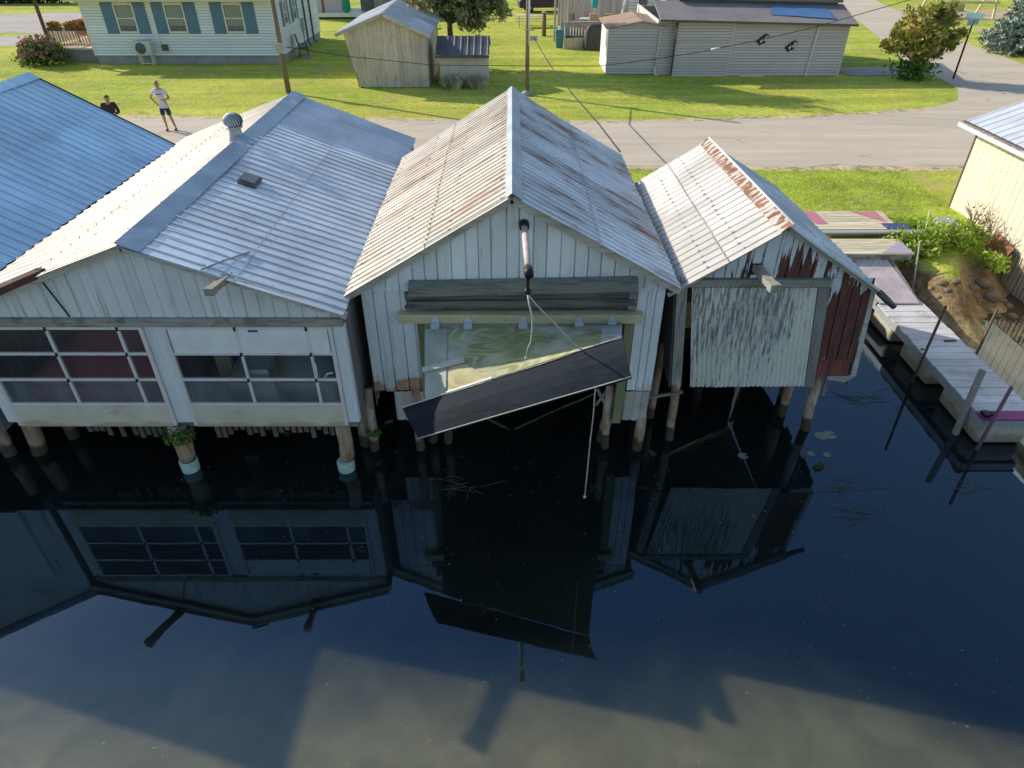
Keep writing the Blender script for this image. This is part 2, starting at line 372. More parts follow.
# plywood with contour grain
def plym(name,ca,cb,cc,light):
    g=G(name)
    nz=g.noise(1.15,1.5,(.75,1.6,.6),.4,.25)
    wv=g.math('SINE',g.math('MULTIPLY',nz,105.0))
    wv=g.math('MULTIPLY',g.mr(wv,-.3,.8),g.mr(g.noise(1.7,4,loc=(6,6,6)),.30,.62,.25,1))
    c=g.mix(wv,ca,cb)
    c=g.mix(g.mr(g.noise(1.0,5,loc=(3,1,0)),.5,.68),c,cc)
    c=g.scale_rgb(c,g.mr(g.noise(2.2,4),.3,.7,.8,1.2))
    g.pbr(c,.75,0,.25); return g.m
M['ply']=plym('algae_stained_plywood',(.31,.32,.15),(.48,.47,.27),(.54,.54,.46),0)
M['ply_sunlit']=plym('sunlit_plywood',(.44,.38,.20),(.58,.52,.31),(.50,.45,.28),0)  # paler copy of the door plywood for its painted sun patch

# glass: see-through, mirror-like at grazing angles, a little dust
def glassm(name,dust,tintc=(.85,.88,.88),dc=(.45,.47,.5)):
    g=G(name)
    tr=g.n('ShaderNodeBsdfTransparent'); g.put(tr.inputs[0],tintc)
    gl=g.n('ShaderNodeBsdfGlossy'); gl.inputs['Roughness'].default_value=.03; g.put(gl.inputs[0],(1,1,1))
    fr=g.n('ShaderNodeFresnel'); fr.inputs[0].default_value=1.5
    a=g.n('ShaderNodeMixShader'); g.put(a.inputs[0],fr.outputs[0]); g.nt.links.new(tr.outputs[0],a.inputs[1]); g.nt.links.new(gl.outputs[0],a.inputs[2])
    df=g.n('ShaderNodeBsdfDiffuse'); g.put(df.inputs[0],dc)
    b=g.n('ShaderNodeMixShader'); g.put(b.inputs[0],g.mr(g.noise(1.5,5,(1,1,.5)),.3,.75,dust*.5,dust*1.5)); g.nt.links.new(a.outputs[0],b.inputs[1]); g.nt.links.new(df.outputs[0],b.inputs[2])
    g.nt.links.new(b.outputs[0],g.out.inputs[0]); return g.m
M['glass']=glassm('dusty_glass',.07)
M['glass_milky']=glassm('milky_plastic_glazing',.42,(.8,.82,.85),(.30,.33,.37))
M['pane']=plain('dim_window_glass',(.10,.115,.12),.12,0,.6,.25)

# ground sheet: lawn that turns into a muddy bank where it drops to the water
def groundm():
    g=G('lawn_and_bank')
    n1=g.noise(.22,5,(1,1,1)); n2=g.noise(2.2,5,(1,1,1)); n3=g.noise(14,4,(1,1.6,1))
    c=g.mix(g.mr(n1,.35,.65),(.38,.51,.065),(.60,.62,.10))
    c=g.mix(g.mr(n2,.42,.70,0,.75),c,(.66,.56,.16))
    c=g.scale_rgb(c,g.mr(n3,.3,.7,.72,1.22))
    st=g.noise(.9,3,(.12,1.1,1),loc=(5,0,0)); c=g.scale_rgb(c,g.mr(st,.35,.65,.86,1.14))
    dirt=g.mix(g.mr(g.noise(1.1,7),.4,.6),(.25,.165,.09),(.46,.345,.18))
    dirt=g.scale_rgb(dirt,g.mr(g.noise(9,5),.3,.7,.7,1.25))
    z=g.axis(2); f=g.mr(g.math('ADD',z,g.math('MULTIPLY',g.math('SUBTRACT',g.noise(1.3,5),.5),.5)),.70,.90,1,0)
    c=g.mix(f,c,dirt)
    worn=g.math('MULTIPLY',g.mr(g.noise(.55,7,loc=(1.4,2.2,0)),.57,.70),.7); c=g.mix(worn,c,(.52,.40,.22))
    h=g.math('ADD',g.noise(30,4),g.noise(6,4)); g.pbr(c,.95,0,.1,g.bump(h,.7,.06)); return g.m
M['ground']=groundm()
def asphaltm(name,a,b,crack=True):
    g=G(name)
    c=g.mix(g.mr(g.noise(.5,6,(.35,1.6,1)),.36,.66),a,b)
    c=g.mix(g.mr(g.noise(.9,5,(.10,2.4,1),loc=(0,3,0)),.54,.66,0,.3),c,(b[0]*1.3,b[1]*1.24,b[2]*1.12))
    c=g.scale_rgb(c,g.mr(g.noise(45,3),.3,.7,.86,1.14))
    if crack:
        v=g.n('ShaderNodeTexVoronoi',feature='DISTANCE_TO_EDGE'); g.put(v.inputs['Vector'],g.map((.25,.6,1))); v.inputs['Scale'].default_value=1.0
        ck=g.math('MULTIPLY',g.mr(v.outputs[0],.0,.012,1,0),g.mr(g.noise(.8,3),.5,.6)); c=g.mix(g.math('MULTIPLY',ck,.5),c,(.09,.08,.075))
    g.pbr(c,.9,0,.2,g.bump(g.noise(60,3),.3,.01)); return g.m
M['road']=asphaltm('sunbleached_asphalt',(.56,.475,.385),(.63,.54,.44))
M['road2']=asphaltm('grey_asphalt',(.44,.395,.37),(.52,.47,.43))
M['shoulder']=surf('gravel_shoulder',(.66,.53,.33),.25,1.5,layers=[dict(c=(.16,.15,.06),scale=3,lo=.5,hi=.62,amt=.7)],rough=.95,bump=(.6,40))
M['sand']=surf('pale_sand',(.55,.42,.26),.15,1.5,rough=.95,bump=(.5,20))
def waterm():
    g=G('murky_canal_water')
    lit_murk=g.mix(g.mr(g.noise(.35,5,dist=.6),.38,.66),(.150,.148,.078),(.200,.182,.096))   # foreground murk painted lighter where the sun reaches the water
    shade_murk=(.010,.015,.014)                                                              # murk painted darker along the boathouses, where their shade falls
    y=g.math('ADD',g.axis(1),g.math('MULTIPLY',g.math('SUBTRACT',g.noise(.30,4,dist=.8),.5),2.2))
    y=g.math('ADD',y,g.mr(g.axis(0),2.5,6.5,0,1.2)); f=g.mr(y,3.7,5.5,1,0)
    c=g.mix(f,shade_murk,lit_murk)
    bank=g.math('MULTIPLY',g.mr(g.axis(0),8.8,9.8),g.mr(g.axis(1),8.5,11.5)); c=g.mix(bank,c,(.10,.075,.038))
    c=g.scale_rgb(c,g.mr(g.noise(1.6,5,dist=.8),.3,.7,.85,1.12))
    h=g.math('ADD',g.noise(1.3,2),g.math('MULTIPLY',g.noise(5,2),.25))
    p=g.pbr(c,.012,0,1.0,g.bump(h,.018,.05))
    p.inputs['IOR'].default_value=1.6; p.inputs['Specular Tint'].default_value=(.40,.66,1,1)
    p.subsurface_method='RANDOM_WALK'
    p.inputs['Subsurface Weight'].default_value=1.0; p.inputs['Subsurface Radius'].default_value=(1,1,.9); p.inputs['Subsurface Scale'].default_value=.6
    return g.m
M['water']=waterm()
M['grass']=leafmat('grass_blades',[(0,(.26,.48,.06)),(.45,(.42,.60,.08)),(.8,(.58,.66,.12)),(1,(.72,.62,.2))],.45,.8,.75)
M['weed']=leafmat('bank_weed_leaves',[(0,(.24,.42,.05)),(.5,(.46,.62,.09)),(1,(.66,.74,.2))],.4,2.0,.6)
M['maple_leaf']=leafmat('turning_shrub_leaves',[(0,(.22,.32,.06)),(.45,(.48,.54,.11)),(.72,(.75,.68,.2)),(.88,(.78,.42,.26)),(1,(.72,.30,.24))],.4,1.6,.5)
M['maple_low']=leafmat('dark_green_leaves',[(0,(.06,.14,.03)),(1,(.20,.32,.07))],.25,2,.6)
M['tree_leaf']=leafmat('grey_green_leaves',[(0,(.18,.21,.09)),(.5,(.42,.45,.19)),(.85,(.66,.63,.35)),(1,(.78,.70,.42))],.35,1.3,.45)
M['spruce']=leafmat('blue_spruce_needles',[(0,(.12,.18,.16)),(.6,(.30,.40,.36)),(1,(.48,.58,.52))],.1,2,.5)
M['hyd_leaf']=leafmat('hydrangea_leaves',[(0,(.07,.13,.03)),(1,(.20,.28,.07))],.2,2,.6)
M['hyd_flower']=leafmat('dusty_pink_petals',[(0,(.42,.18,.17)),(.5,(.58,.30,.28)),(1,(.70,.48,.40))],.2,3,.7)
M['orn_grass']=leafmat('pale_grass_plume',[(0,(.55,.50,.36)),(1,(.95,.88,.72))],.4,2,.7)
M['dead_stem']=leafmat('dead_red_stems',[(0,(.20,.10,.08)),(1,(.42,.30,.24))],.1,2,.7)
M['flower_mix']=leafmat('porch_flowers',[(0,(.10,.18,.03)),(.4,(.55,.40,.06)),(.7,(.65,.30,.05)),(1,(.5,.04,.05))],.2,3,.8)
M['hedge']=leafmat('hedge_leaves',[(0,(.02,.06,.02)),(1,(.07,.13,.04))],.2,1,.6)
M['waterweed']=plain('pale_waterweed',(.11,.11,.085),.8)
M['lily']=plain('grey_green_lily_pad',(.22,.26,.20),.5)
# ================================================================== SETTING
GZ=.9
def shore(x):   # Y of the waterline
    if x<6.5: return 13.2
    return 12.7+max(0,min(x,12.7)-10)*.75+.30*math.sin(x*1.7)+.25*math.sin(x*4.1+1)+(0.5 if x<9.5 else 0)
def ground_z(x,y):
    d=y-shore(x)
    wdt=2.1 if x>7 else .6
    if d<=-3: return -1.3
    if d<0: return d*.43
    t=min(d/wdt,1); z=GZ*(t*t*(3-2*t))
    if d<wdt*1.4: z+=.10*(mnoise.noise(Vector((x*1.3,y*1.3,0)))+.5*mnoise.noise(Vector((x*3.1,y*3.1,5))))*(1 if t<.9 else .35)
    return min(z,GZ) if t>=1 else z
def make_ground():
    xs=[-400,-200,-100,-60,-40,-20,-10,0,5]+[6+.2*i for i in range(46)]+[16,18,22,30,45,70,110,200,400]
    ys=[9+.2*i for i in range(43)]+[18,19,20,21,22,24,28,35,45,60,90,140,250,500]
    vs=[];fs=[];n=len(ys)
    for x in xs:
        for y in ys: vs.append((x,y,ground_z(x,y) if y<18 else GZ))
    for i in range(len(xs)-1):
        for j in range(n-1): fs.append((i*n+j,(i+1)*n+j,(i+1)*n+j+1,i*n+j+1))
    m=MB(); m.add(vs,fs,.5,True); return m.build('ground',M['ground'],kind='structure')
make_ground()
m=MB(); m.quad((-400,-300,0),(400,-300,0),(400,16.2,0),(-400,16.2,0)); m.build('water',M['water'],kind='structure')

def strip(name,near,far,z,mat,jag=0.0,step=.6):
    """sheet between two poly-lines (lists of x,y), edges roughened"""
    def dens(p):
        out=[]
        for a,b in zip(p[:-1],p[1:]):
            k=max(1,int(math.hypot(b[0]-a[0],b[1]-a[1])/step))
            for i in range(k):
                t=i/k; out.append((a[0]+(b[0]-a[0])*t,a[1]+(b[1]-a[1])*t))
        out.append(p[-1]); return out
    def rs(p,N):
        L=[0]
        for a,b in zip(p[:-1],p[1:]): L.append(L[-1]+math.hypot(b[0]-a[0],b[1]-a[1]))
        out=[]; j=0
        for i in range(N+1):
            s=L[-1]*i/N
            while j<len(p)-2 and L[j+1]<s: j+=1
            t=(s-L[j])/max(L[j+1]-L[j],1e-6); out.append((p[j][0]+(p[j+1][0]-p[j][0])*t,p[j][1]+(p[j+1][1]-p[j][1])*t))
        return out
    N=max(4,int(max(sum(math.hypot(b[0]-a[0],b[1]-a[1]) for a,b in zip(q[:-1],q[1:])) for q in (near,far))/step))
    a=rs(near,N); b=rs(far,N); vs=[];fs=[]
    for i in range(N+1):
        ja,jb=(mnoise.noise(Vector((a[i][0]*.9,a[i][1]*.9,1)))*jag+mnoise.noise(Vector((a[i][0]*3,a[i][1]*3,1)))*jag*.5,
               mnoise.noise(Vector((b[i][0]*.9,b[i][1]*.9,7)))*jag+mnoise.noise(Vector((b[i][0]*3,b[i][1]*3,7)))*jag*.5)
        vs+= [(a[i][0],a[i][1]+ja,z),(b[i][0],b[i][1]+jb,z)]
    for i in range(N): fs.append((2*i,2*i+2,2*i+3,2*i+1))
    mm=MB(); mm.add(vs,fs,.5); return mm.build(name,mat,kind='structure')
strip('road_shoulder',[(-90,22.3),(-20,21.7),(3,21.55),(9,21.3),(14,21.4),(60,21.6)],[(-90,29),(-15,28.3),(-4,27.85),(4,27.55),(12.7,28.4),(17,29.6),(60,30)],GZ+.004,M['shoulder'],.18)
strip('road',[(-90,22.6),(-20,22.1),(3,21.98),(9,21.8),(14,21.95),(60,22.2)],[(-90,28.5),(-15,27.9),(-4,27.44),(4,27.15),(12.7,28.0),(16.5,28.9),(60,29.2)],GZ+.009,M['road'],.24)
# side road running away to the upper right, with the rounded corner
strip('side_road',[(28.5,24),(27.6,31),(27.1,39),(27.6,45),(29.4,54.7),(32,68),(42,100),(60,150)],
      [(14.6,27),(17.4,29.45),(19.3,30.9),(20.4,33),(20.75,35),(20.9,38.5),(22.9,46),(26.9,62.7),(36.5,100),(54,150)],GZ+.013,M['road'],.06)
strip('driveway',[(16.6,36.0),(18.5,36.0),(20.9,35.9)],[(16.6,38.0),(18.5,38.1),(21,38.2)],GZ+.017,M['road2'],.1)
strip('driveway',[(-60,42.5),(-36,43.9),(-29.6,44.6),(-27.8,45.0)],[(-60,47.0),(-36,47.2),(-31.6,48.4),(-27.9,50)],GZ+.004,M['road2'],.15)
strip('driveway',[(-34.5,49.5),(-32.8,49.6),(-29.0,48.2)],[(-41,58),(-35,60),(-27,60)],GZ+.008,M['road2'],.15)
strip('driveway',[(-60,53.5),(-38,54.5),(-33.5,55.5)],[(-60,57.5),(-38,58.5),(-33.4,59.5)],GZ+.012,M['road2'],.1)
strip('path',[(31,49.6),(36,49.2),(60,48)],[(31,51.0),(36,50.6),(60,49.6)],GZ+.004,M['road2'],.05)
strip('sand_pit',[(28.2,56.5),(34,55.6),(41,55)],[(29,63),(35,62),(42,61.5)],GZ+.004,M['sand'],.25)

# ================================================================== BUILDING HELPERS
def vsiding(mb,o,d,nrm,u0,u1,zb,zt,bw,depth=.012,shear=None,jit=0.0,groove=.010):
    """vertical boards as one continuous grooved sheet. o: (x,y), d: direction along the wall, nrm: outward"""
    zbf=zb if callable(zb) else (lambda u:zb); ztf=zt if callable(zt) else (lambda u:zt)
    u=u0; us=[]
    while u<u1-1e-4:
        v=min(u+bw*(1+random.uniform(-.12,.12)*(jit>0)),u1)
        if u1-v<bw*.35: v=u1
        us.append((u,v)); u=v
    for a,b in us:
        t=random.random(); off=random.uniform(0,.006) if jit else 0; jb=random.uniform(-jit,jit)
        pr=[(a,-depth),(a+groove,off),(b-groove,off),(b,-depth)]
        if ztf((a+b)/2)-zbf((a+b)/2)<.01: continue
        vs=[]
        for uu,of in pr:
            for z in (zbf(uu)+jb,ztf(uu)):
                x=o[0]+d[0]*uu+nrm[0]*of; y=o[1]+d[1]*uu+nrm[1]*of
                if shear: x+=shear(z)
                vs.append((x,y,z))
        mb.add(vs,[(2*i,2*i+2,2*i+3,2*i+1) for i in range(3)],t)
def lapsiding(mb,o,d,nrm,u0,u1,z0,zt,h=.13,depth=.016):
    """horizontal lap siding; zt callable or number"""
    ztf=zt if callable(zt) else (lambda u:zt)
    zmax=max(ztf(u0+(u1-u0)*i/40) for i in range(41)); z=z0
    while z<zmax-.01:
        zz=min(z+h,zmax); zm=(z+zz)/2
        good=[u0+(u1-u0)*i/80 for i in range(81) if ztf(u0+(u1-u0)*i/80)>=zm-.03]
        if good:
            a,b=good[0],good[-1]
            pr=[(a,depth,z),(b,depth,z),(b,0,zz),(a,0,zz)]
            P=[(o[0]+d[0]*u+nrm[0]*f,o[1]+d[1]*u+nrm[1]*f,zz_) for u,f,zz_ in pr]
            lo=[(o[0]+d[0]*u,o[1]+d[1]*u,z) for u in (b,a)]
            t=random.random(); k=.2; m0=[P[0].__class__(P[0]) if 0 else tuple(P[0][i]+(P[3][i]-P[0][i])*k for i in range(3)), tuple(P[1][i]+(P[2][i]-P[1][i])*k for i in range(3))]; mb.add([P[0],P[1],m0[1],m0[0]],[(0,1,2,3)],-2.6); mb.add([m0[0],m0[1],P[2],P[3]],[(0,1,2,3)],t); mb.add([P[0],P[1],lo[0],lo[1]],[(3,2,1,0)],-3)  # foot of each course darkened to paint the shadow under its lip
        z=zz
def ribroof(mb,r0,r1,e0,e1,pitch=.2,amp=.018,kind='sine',sag=.02,panel=.8,seed=0,nt=8):
    """ribbed tin: r0,r1 ridge ends (near, far), e0,e1 eave ends; ribs run from ridge to eave"""
    r0,r1,e0,e1=map(Vector,(r0,r1,e0,e1)); L=(r1-r0).length; nr=max(3,round(L/pitch))
    prof=[(0,0),(.25,1),(.5,0),(.75,-1)] if kind=='sine' else [(0,0),(.62,0),(.72,1),(.86,1),(.96,0)]
    ts=[]
    for k in range(nr):
        for p,h in prof: ts.append(((k+p)/nr,h))
    ts.append((1,0))
    n=(e0-r0).cross(r1-r0).normalized()
    if n.z<0: n=-n
    vs=[];fs=[];tn=[]
    for t,h in ts:
        a=r0.lerp(r1,t); b=e0.lerp(e1,t)
        for j in range(nt+1):
            s=j/nt; p=a.lerp(b,s)
            q=n*(h*amp+sag*mnoise.noise(Vector((p.x*.5+seed,p.y*.7,seed)))+.3*sag*mnoise.noise(Vector((p.x*1.7,p.y*2.3,seed+3))))
            if j==nt: q=q-Vector((0,0,1))*0+(b-a).normalized()*(.03*mnoise.noise(Vector((p.y*3,seed,0))))
            vs.append(p+q)
    for i in range(len(ts)-1):
        pi=int(ts[i][0]*L/panel)
        for j in range(nt):
            row=0 if j<nt*.5 else 1
            random.seed(pi*7+row*131+seed*17); t=random.random()
            tt=t-(.8 if (kind=='rib' and ts[i][1]!=ts[i+1][1]) or (kind=='sine' and ts[i][1]<0) else 0)
            mb.add([vs[i*(nt+1)+j],vs[(i+1)*(nt+1)+j],vs[(i+1)*(nt+1)+j+1],vs[i*(nt+1)+j+1]],[(0,1,2,3)],tt)
    # screw heads with a rust halo along the ribs ; dark strips paint the step shadow of the laps
    if L>4 and seed not in (11,12,14,15):
        st=2 if nr>25 else 1
        for k in range(0,nr,st):
            for s in (.06,.36,.66,.95):
                s2=s+random.uniform(-.008,.008); a=r0.lerp(r1,(k+.79 if kind=='rib' else k+.25)/nr); b=e0.lerp(e1,(k+.79 if kind=='rib' else k+.25)/nr); p=a.lerp(b,s2)+n*(amp+.012); d=(b-a).normalized(); q=(r1-r0).normalized(); w_=random.uniform(.010,.017); l_=w_*random.uniform(1,2.6)
                mb.add([p-q*w_-d*w_,p+q*w_-d*w_,p+q*w_*.6+d*l_,p-q*w_*.6+d*l_],[(0,1,2,3)],-1.0)
        for k in range(nr):
            a0=r0.lerp(r1,k/nr); b0=e0.lerp(e1,k/nr); a1=r0.lerp(r1,(k+1)/nr); b1=e0.lerp(e1,(k+1)/nr); d=(b0-a0).normalized()
            s=.5+.012*mnoise.noise(Vector((int(k*L/nr/panel)*3.3,seed,0)))
            mb.add([a0.lerp(b0,s)+n*(amp*.7+.012),a1.lerp(b1,s)+n*(amp*.7+.012),a1.lerp(b1,s)+d*.018+n*(amp*.7+.012),a0.lerp(b0,s)+d*.018+n*(amp*.7+.012)],[(0,1,2,3)],-1.2)
    random.seed(int(seed*100)+5)
def weldmesh(o,dist=.0005):
    import bmesh
    bm=bmesh.new(); bm.from_mesh(o.data); bmesh.ops.remove_doubles(bm,verts=bm.verts,dist=dist)
    bmesh.ops.recalc_face_normals(bm,faces=bm.faces); bm.to_mesh(o.data); bm.free(); return o
def ridgecap(mb,a,b,wl,wr,dl,dr,lift=.03,seg=14,seed=0):
    """folded flashing along the ridge a-b; wl/wr width on each side, dl/dr downward slope per metre"""
    a,b=Vector(a),Vector(b); vs=[];fs=[]
    for i in range(seg+1):
        p=a.lerp(b,i/seg); k=.02*mnoise.noise(Vector((i*.7,seed,0)))
        vs+=[p+Vector((-wl+k,0,-wl*dl+lift)),p+Vector((0,0,lift+.015)),p+Vector((wr+k,0,-wr*dr+lift))]
    for i in range(seg):
        fs+=[(3*i,3*i+1,3*i+4,3*i+3),(3*i+1,3*i+2,3*i+5,3*i+4)]
    mb.add(vs,fs,.5)
def pile(parent,base,top,r,name='pile',mat='pile',rt=None):
    mb=MB(); b=Vector(base); t=Vector(top); pts=[];rr=[]
    for i in range(6):
        k=i/5; p=b.lerp(t,k)+Vector((random.uniform(-.012,.012),random.uniform(-.012,.012),0)); pts.append(p); rr.append((r*(1-k)+(rt or r*.9)*k)*random.uniform(.92,1.08))
    mb.tube(pts,rr,9); return mb.build(name,M[mat],parent)
def piles(parent,lst,r=.075):
    for b,t in lst: pile(parent,b,t,r*random.uniform(.9,1.15))

# ================================================================== LEFT BOATHOUSE (two glazed overhead doors)
AX,AZ,AE=-5.23,4.13,3.08; AF,AB=8.52,17.2; AL,AR=-8.1,-2.38
t=thing('boathouse',(AX,AF,0),'wide white boathouse with two glazed overhead doors and a grey tin roof','boathouse')
sl_=(AZ-AE)/(AX-AL); sr_=(AZ-AE)/(AR-AX)
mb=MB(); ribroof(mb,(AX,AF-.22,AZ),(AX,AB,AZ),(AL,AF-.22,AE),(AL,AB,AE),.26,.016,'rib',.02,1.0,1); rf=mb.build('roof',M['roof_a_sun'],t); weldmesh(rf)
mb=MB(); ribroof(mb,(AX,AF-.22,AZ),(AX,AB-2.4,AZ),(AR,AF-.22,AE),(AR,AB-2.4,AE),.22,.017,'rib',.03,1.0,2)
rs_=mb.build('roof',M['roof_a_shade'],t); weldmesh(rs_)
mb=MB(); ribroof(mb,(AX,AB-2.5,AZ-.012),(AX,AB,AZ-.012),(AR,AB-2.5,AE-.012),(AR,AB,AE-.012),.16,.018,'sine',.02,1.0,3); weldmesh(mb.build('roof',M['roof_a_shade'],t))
mb=MB(); ridgecap(mb,(AX,AF-.24,AZ),(AX,AB,AZ),.04,.30,sl_,sr_,.035,18,1); mb.build('ridge_cap',M['ridge_blue'],rs_)
# patched tin beside the ridge near the gable
mb=MB()
n_=Vector((sr_,0,1)).normalized()
def onR(x,y,h=.03): return Vector((x,y,AZ-(x-AX)*sr_))+n_*h
ribroof(mb,onR(AX+.28,AF-.21,.012),onR(AX+.28,AF+.72,.012),onR(AX+1.25,AF-.21,.012),onR(AX+1.3,AF+.62,.012),.24,.016,'rib',.01,3,4,nt=3); weldmesh(mb.build('roof_patch',M['roof_a_shade'],rs_))
mb=MB(); mb.tube([onR(AX+1.02,AF-.2,.03),onR(AX+1.18,AF+.2,.035),onR(AX+1.38,AF+.66,.03)],.014,5); mb.build('flashing_strip',M['ridge_blue'],rs_)
# roof hatch
hp=onR(-4.63,11.4,.05)
for _ in range(3):
    q=atz(249,179,hp.z); hp=onR(q.x,q.y,.05)
mb=MB(); rot=(0,math.atan(sr_),0)
mb.cbox(hp-n_*.02,(.30,.40,.07),rot); h_=mb.build('roof_hatch',M['metal_dark'],t)
mb=MB(); mb.cbox(hp+n_*.022,(.24,.34,.02),rot); mb.build('hatch_lid',M['roof_dark'],h_)
# turbine vent on the sunny slope close to the ridge
zz=AZ-.1
for _ in range(4):
    q=atz(237,139,zz); zz=AZ-max(0,(AX-q.x))*sl_
vb=Vector((q.x,q.y,zz-.05))
mb=MB(); mb.lathe(vb,[(.15,0),(.135,.08),(.115,.2),(.115,.27)],16); v=mb.build('roof_vent',M['steel'],t)
mb=MB(); mb.lathe(vb,[(.14,.25),(.16,.27),(.16,.29)],16)
for k in range(20):
    a=2*math.pi*k/20; pts=[]
    vs=[]
    for j in range(7):
        th=math.pi*(.12+.76*j/6); tw=a+.45*(j/6-.5)
        r=.185*math.sin(th)**.8; z=.39+.13*math.cos(th)
        for da,rr in ((0,r),(.24,r*.90)):
            vs.append((vb.x+rr*math.cos(tw+da),vb.y+rr*math.sin(tw+da),vb.z+z))
    mb.add(vs,[(2*i,2*i+2,2*i+3,2*i+1) for i in range(6)],random.random())
th_gap_shade=MB(); th_gap_shade.lathe(vb,[(.10,.28),(.14,.32),(.15,.39),(.125,.46),(.05,.50)],14)  # dark inner ball added so the gaps between the fins look shaded
mb.lathe(vb,[(.001,.535),(.075,.53),(.11,.51),(.10,.50)],14)
mb.build('turbine_head',M['steel'],v); th_gap_shade.build('turbine_gap_shade',M['metal_dark'],v)
# gable
mb=MB()
def gz(x): return (AZ-(AX-x)*sl_ if x<AX else AZ-(x-AX)*sr_)-.05
vsiding(mb,(0,AF),(1,0),(0,-1),AL+.08,AR-.08,2.93,gz,.2,.025,groove=.010)
mb.build('gable_siding',M['gable_a'],t)
mb=MB()
for xa,xb,za,zb_ in ((AL-.05,AX,AE,AZ),(AX,AR+.03,AZ,AE)):
    mb.beam((xa,AF-.12,za-.06),(xb,AF-.12,zb_-.06),.035,.11,(0,0,1))
mb.build('rake_board',M['fascia'],t)
mb=MB(); mb.beam((-6.55,AF-.02,3.5),(-6.38,AF-.02,2.95),.012,.02,(0,1,0)); mb.build('seam_strip',M['black_iron'],t)
# header
mb=MB(); mb.box(AL+.05,AR-.08,AF-.05,AF+.05,2.80,2.925); mb.build('lintel',M['wood_grey_x'],t)
# piers
for x0,x1 in ((-8.12,-7.94),(-5.385,-5.115),(-2.63,-2.45)):
    mb=MB(); vsiding(mb,(0,AF-.01),(1,0),(0,-1),x0,x1,1.0,2.80,.14,.008); mb.box(x0,x1,AF,AF+.1,1.0,2.8); mb.build('pier',M['gable_a'],t)
# side walls and back
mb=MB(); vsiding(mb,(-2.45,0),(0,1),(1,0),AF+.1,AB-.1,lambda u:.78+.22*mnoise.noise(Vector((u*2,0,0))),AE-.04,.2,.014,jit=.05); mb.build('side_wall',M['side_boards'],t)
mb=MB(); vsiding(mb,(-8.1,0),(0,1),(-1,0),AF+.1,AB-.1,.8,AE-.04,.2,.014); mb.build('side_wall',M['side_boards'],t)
mb=MB(); mb.box(AX-.08,AX+.08,AF+.1,AB-.2,AZ-.16,AZ-.05); mb.build('ridge_light_stop',M['wood_grey'],t)  # unseen beam added to stop light leaking through the ridge gap
mb=MB(); mb.box(-8.08,-2.47,AB-3.2,AB-3.1,-.2,2.95); mb.poly([(-8.08,AB-3.15,2.95),(-2.47,AB-3.15,2.95),(-2.47,AB-3.15,3.05),(AX,AB-3.15,4.08),(-8.08,AB-3.15,3.05)]); mb.build('back_wall',M['wood_grey'],t)
# overhead doors
def overhead(x0,x1,ytop,cols,top_mat,mid_mat,low_mat):
    z0,z1=.95,2.79; d0=None
    fr=MB()
    Y=AF-.02
    for z in (1.38,1.85,2.32,2.765):
        fr.box(x0,x1,Y-.02,Y+.03,z-.022,z+.022)
    for x in cols: fr.box(x-.02,x+.02,Y-.026,Y+.034,1.34,2.788)
    fr.box(x0-.001,x0+.05,Y-.03,Y+.04,.96,2.792); fr.box(x1-.05,x1+.001,Y-.03,Y+.04,.96,2.792)
    D=fr.build('overhead_door',M['white_pvc'],t)
    pb=MB(); pb.box(x0+.05,x1-.05,Y-.035,Y+.03,.95,1.356); pb.build('kick_panel',M['cream_ply'],D)
    xs=[x0+.05]+list(cols)+[x1-.05]
    for zi,(za,zb_) in enumerate(((1.402,1.828),(1.872,2.298),(2.342,2.743))):
        for a,b in zip(xs[:-1],xs[1:]):
            g_=MB(); e=.02
            if zi==2 and top_mat=='white_panel': g_.box(a+e,b-e,Y-.012,Y+.012,za,zb_)
            else: g_.quad((a+e,Y+.004,za),(b-e,Y+.004,za),(b-e,Y+.004,zb_),(a+e,Y+.004,zb_))
            g_.build('pane',M[(low_mat,mid_mat,top_mat)[zi]],D)
    for x in cols:
        for z in (1.85,2.32,2.76):
            hb=MB(); hb.box(x-.014,x+.014,Y-.045,Y-.028,z-.03,z+.03); hb.build('hinge',M['black_iron'],D)
    return D
overhead(-7.93,-5.395,0,(-6.8,-5.75),'glass','glass','glass_milky')
dR=overhead(-5.105,-2.635,0,(-4.04,-3.0),'white_panel','glass','glass_milky')
mb=MB(); mb.box(-3.86,-3.72,AF-.038,AF-.033,2.70,2.735); mb.build('sticker',plain('small_blue_sticker',(.05,.12,.3)),dR)
mb=MB(); mb.tube([(-2.95,AF-.10,1.93),(-2.95,AF-.10,2.2)],.012,6); mb.tube([(-2.86,AF-.09,1.9),(-2.80,AF-.09,2.0),(-2.72,AF-.06,2.0)],.012,6); mb.build('door_handle',M['white_pvc'],dR)
# slatted skirt under the sill
mb=MB()
x=-7.0
while x<-2.7:
    if not (-5.5<x<-5.0) and random.random()>.06:
        mb.box(x,x+.075,AF+.12,AF+.14,.62+random.uniform(-.06,.12),.97)
    x+=.105
mb.build('skirt',M['skirt'],t)
mb=MB(); mb.box(-8.0,-2.5,AF+.05,AF+.25,.86,.95); mb.build('sill_beam',M['wood_grey_x'],t)
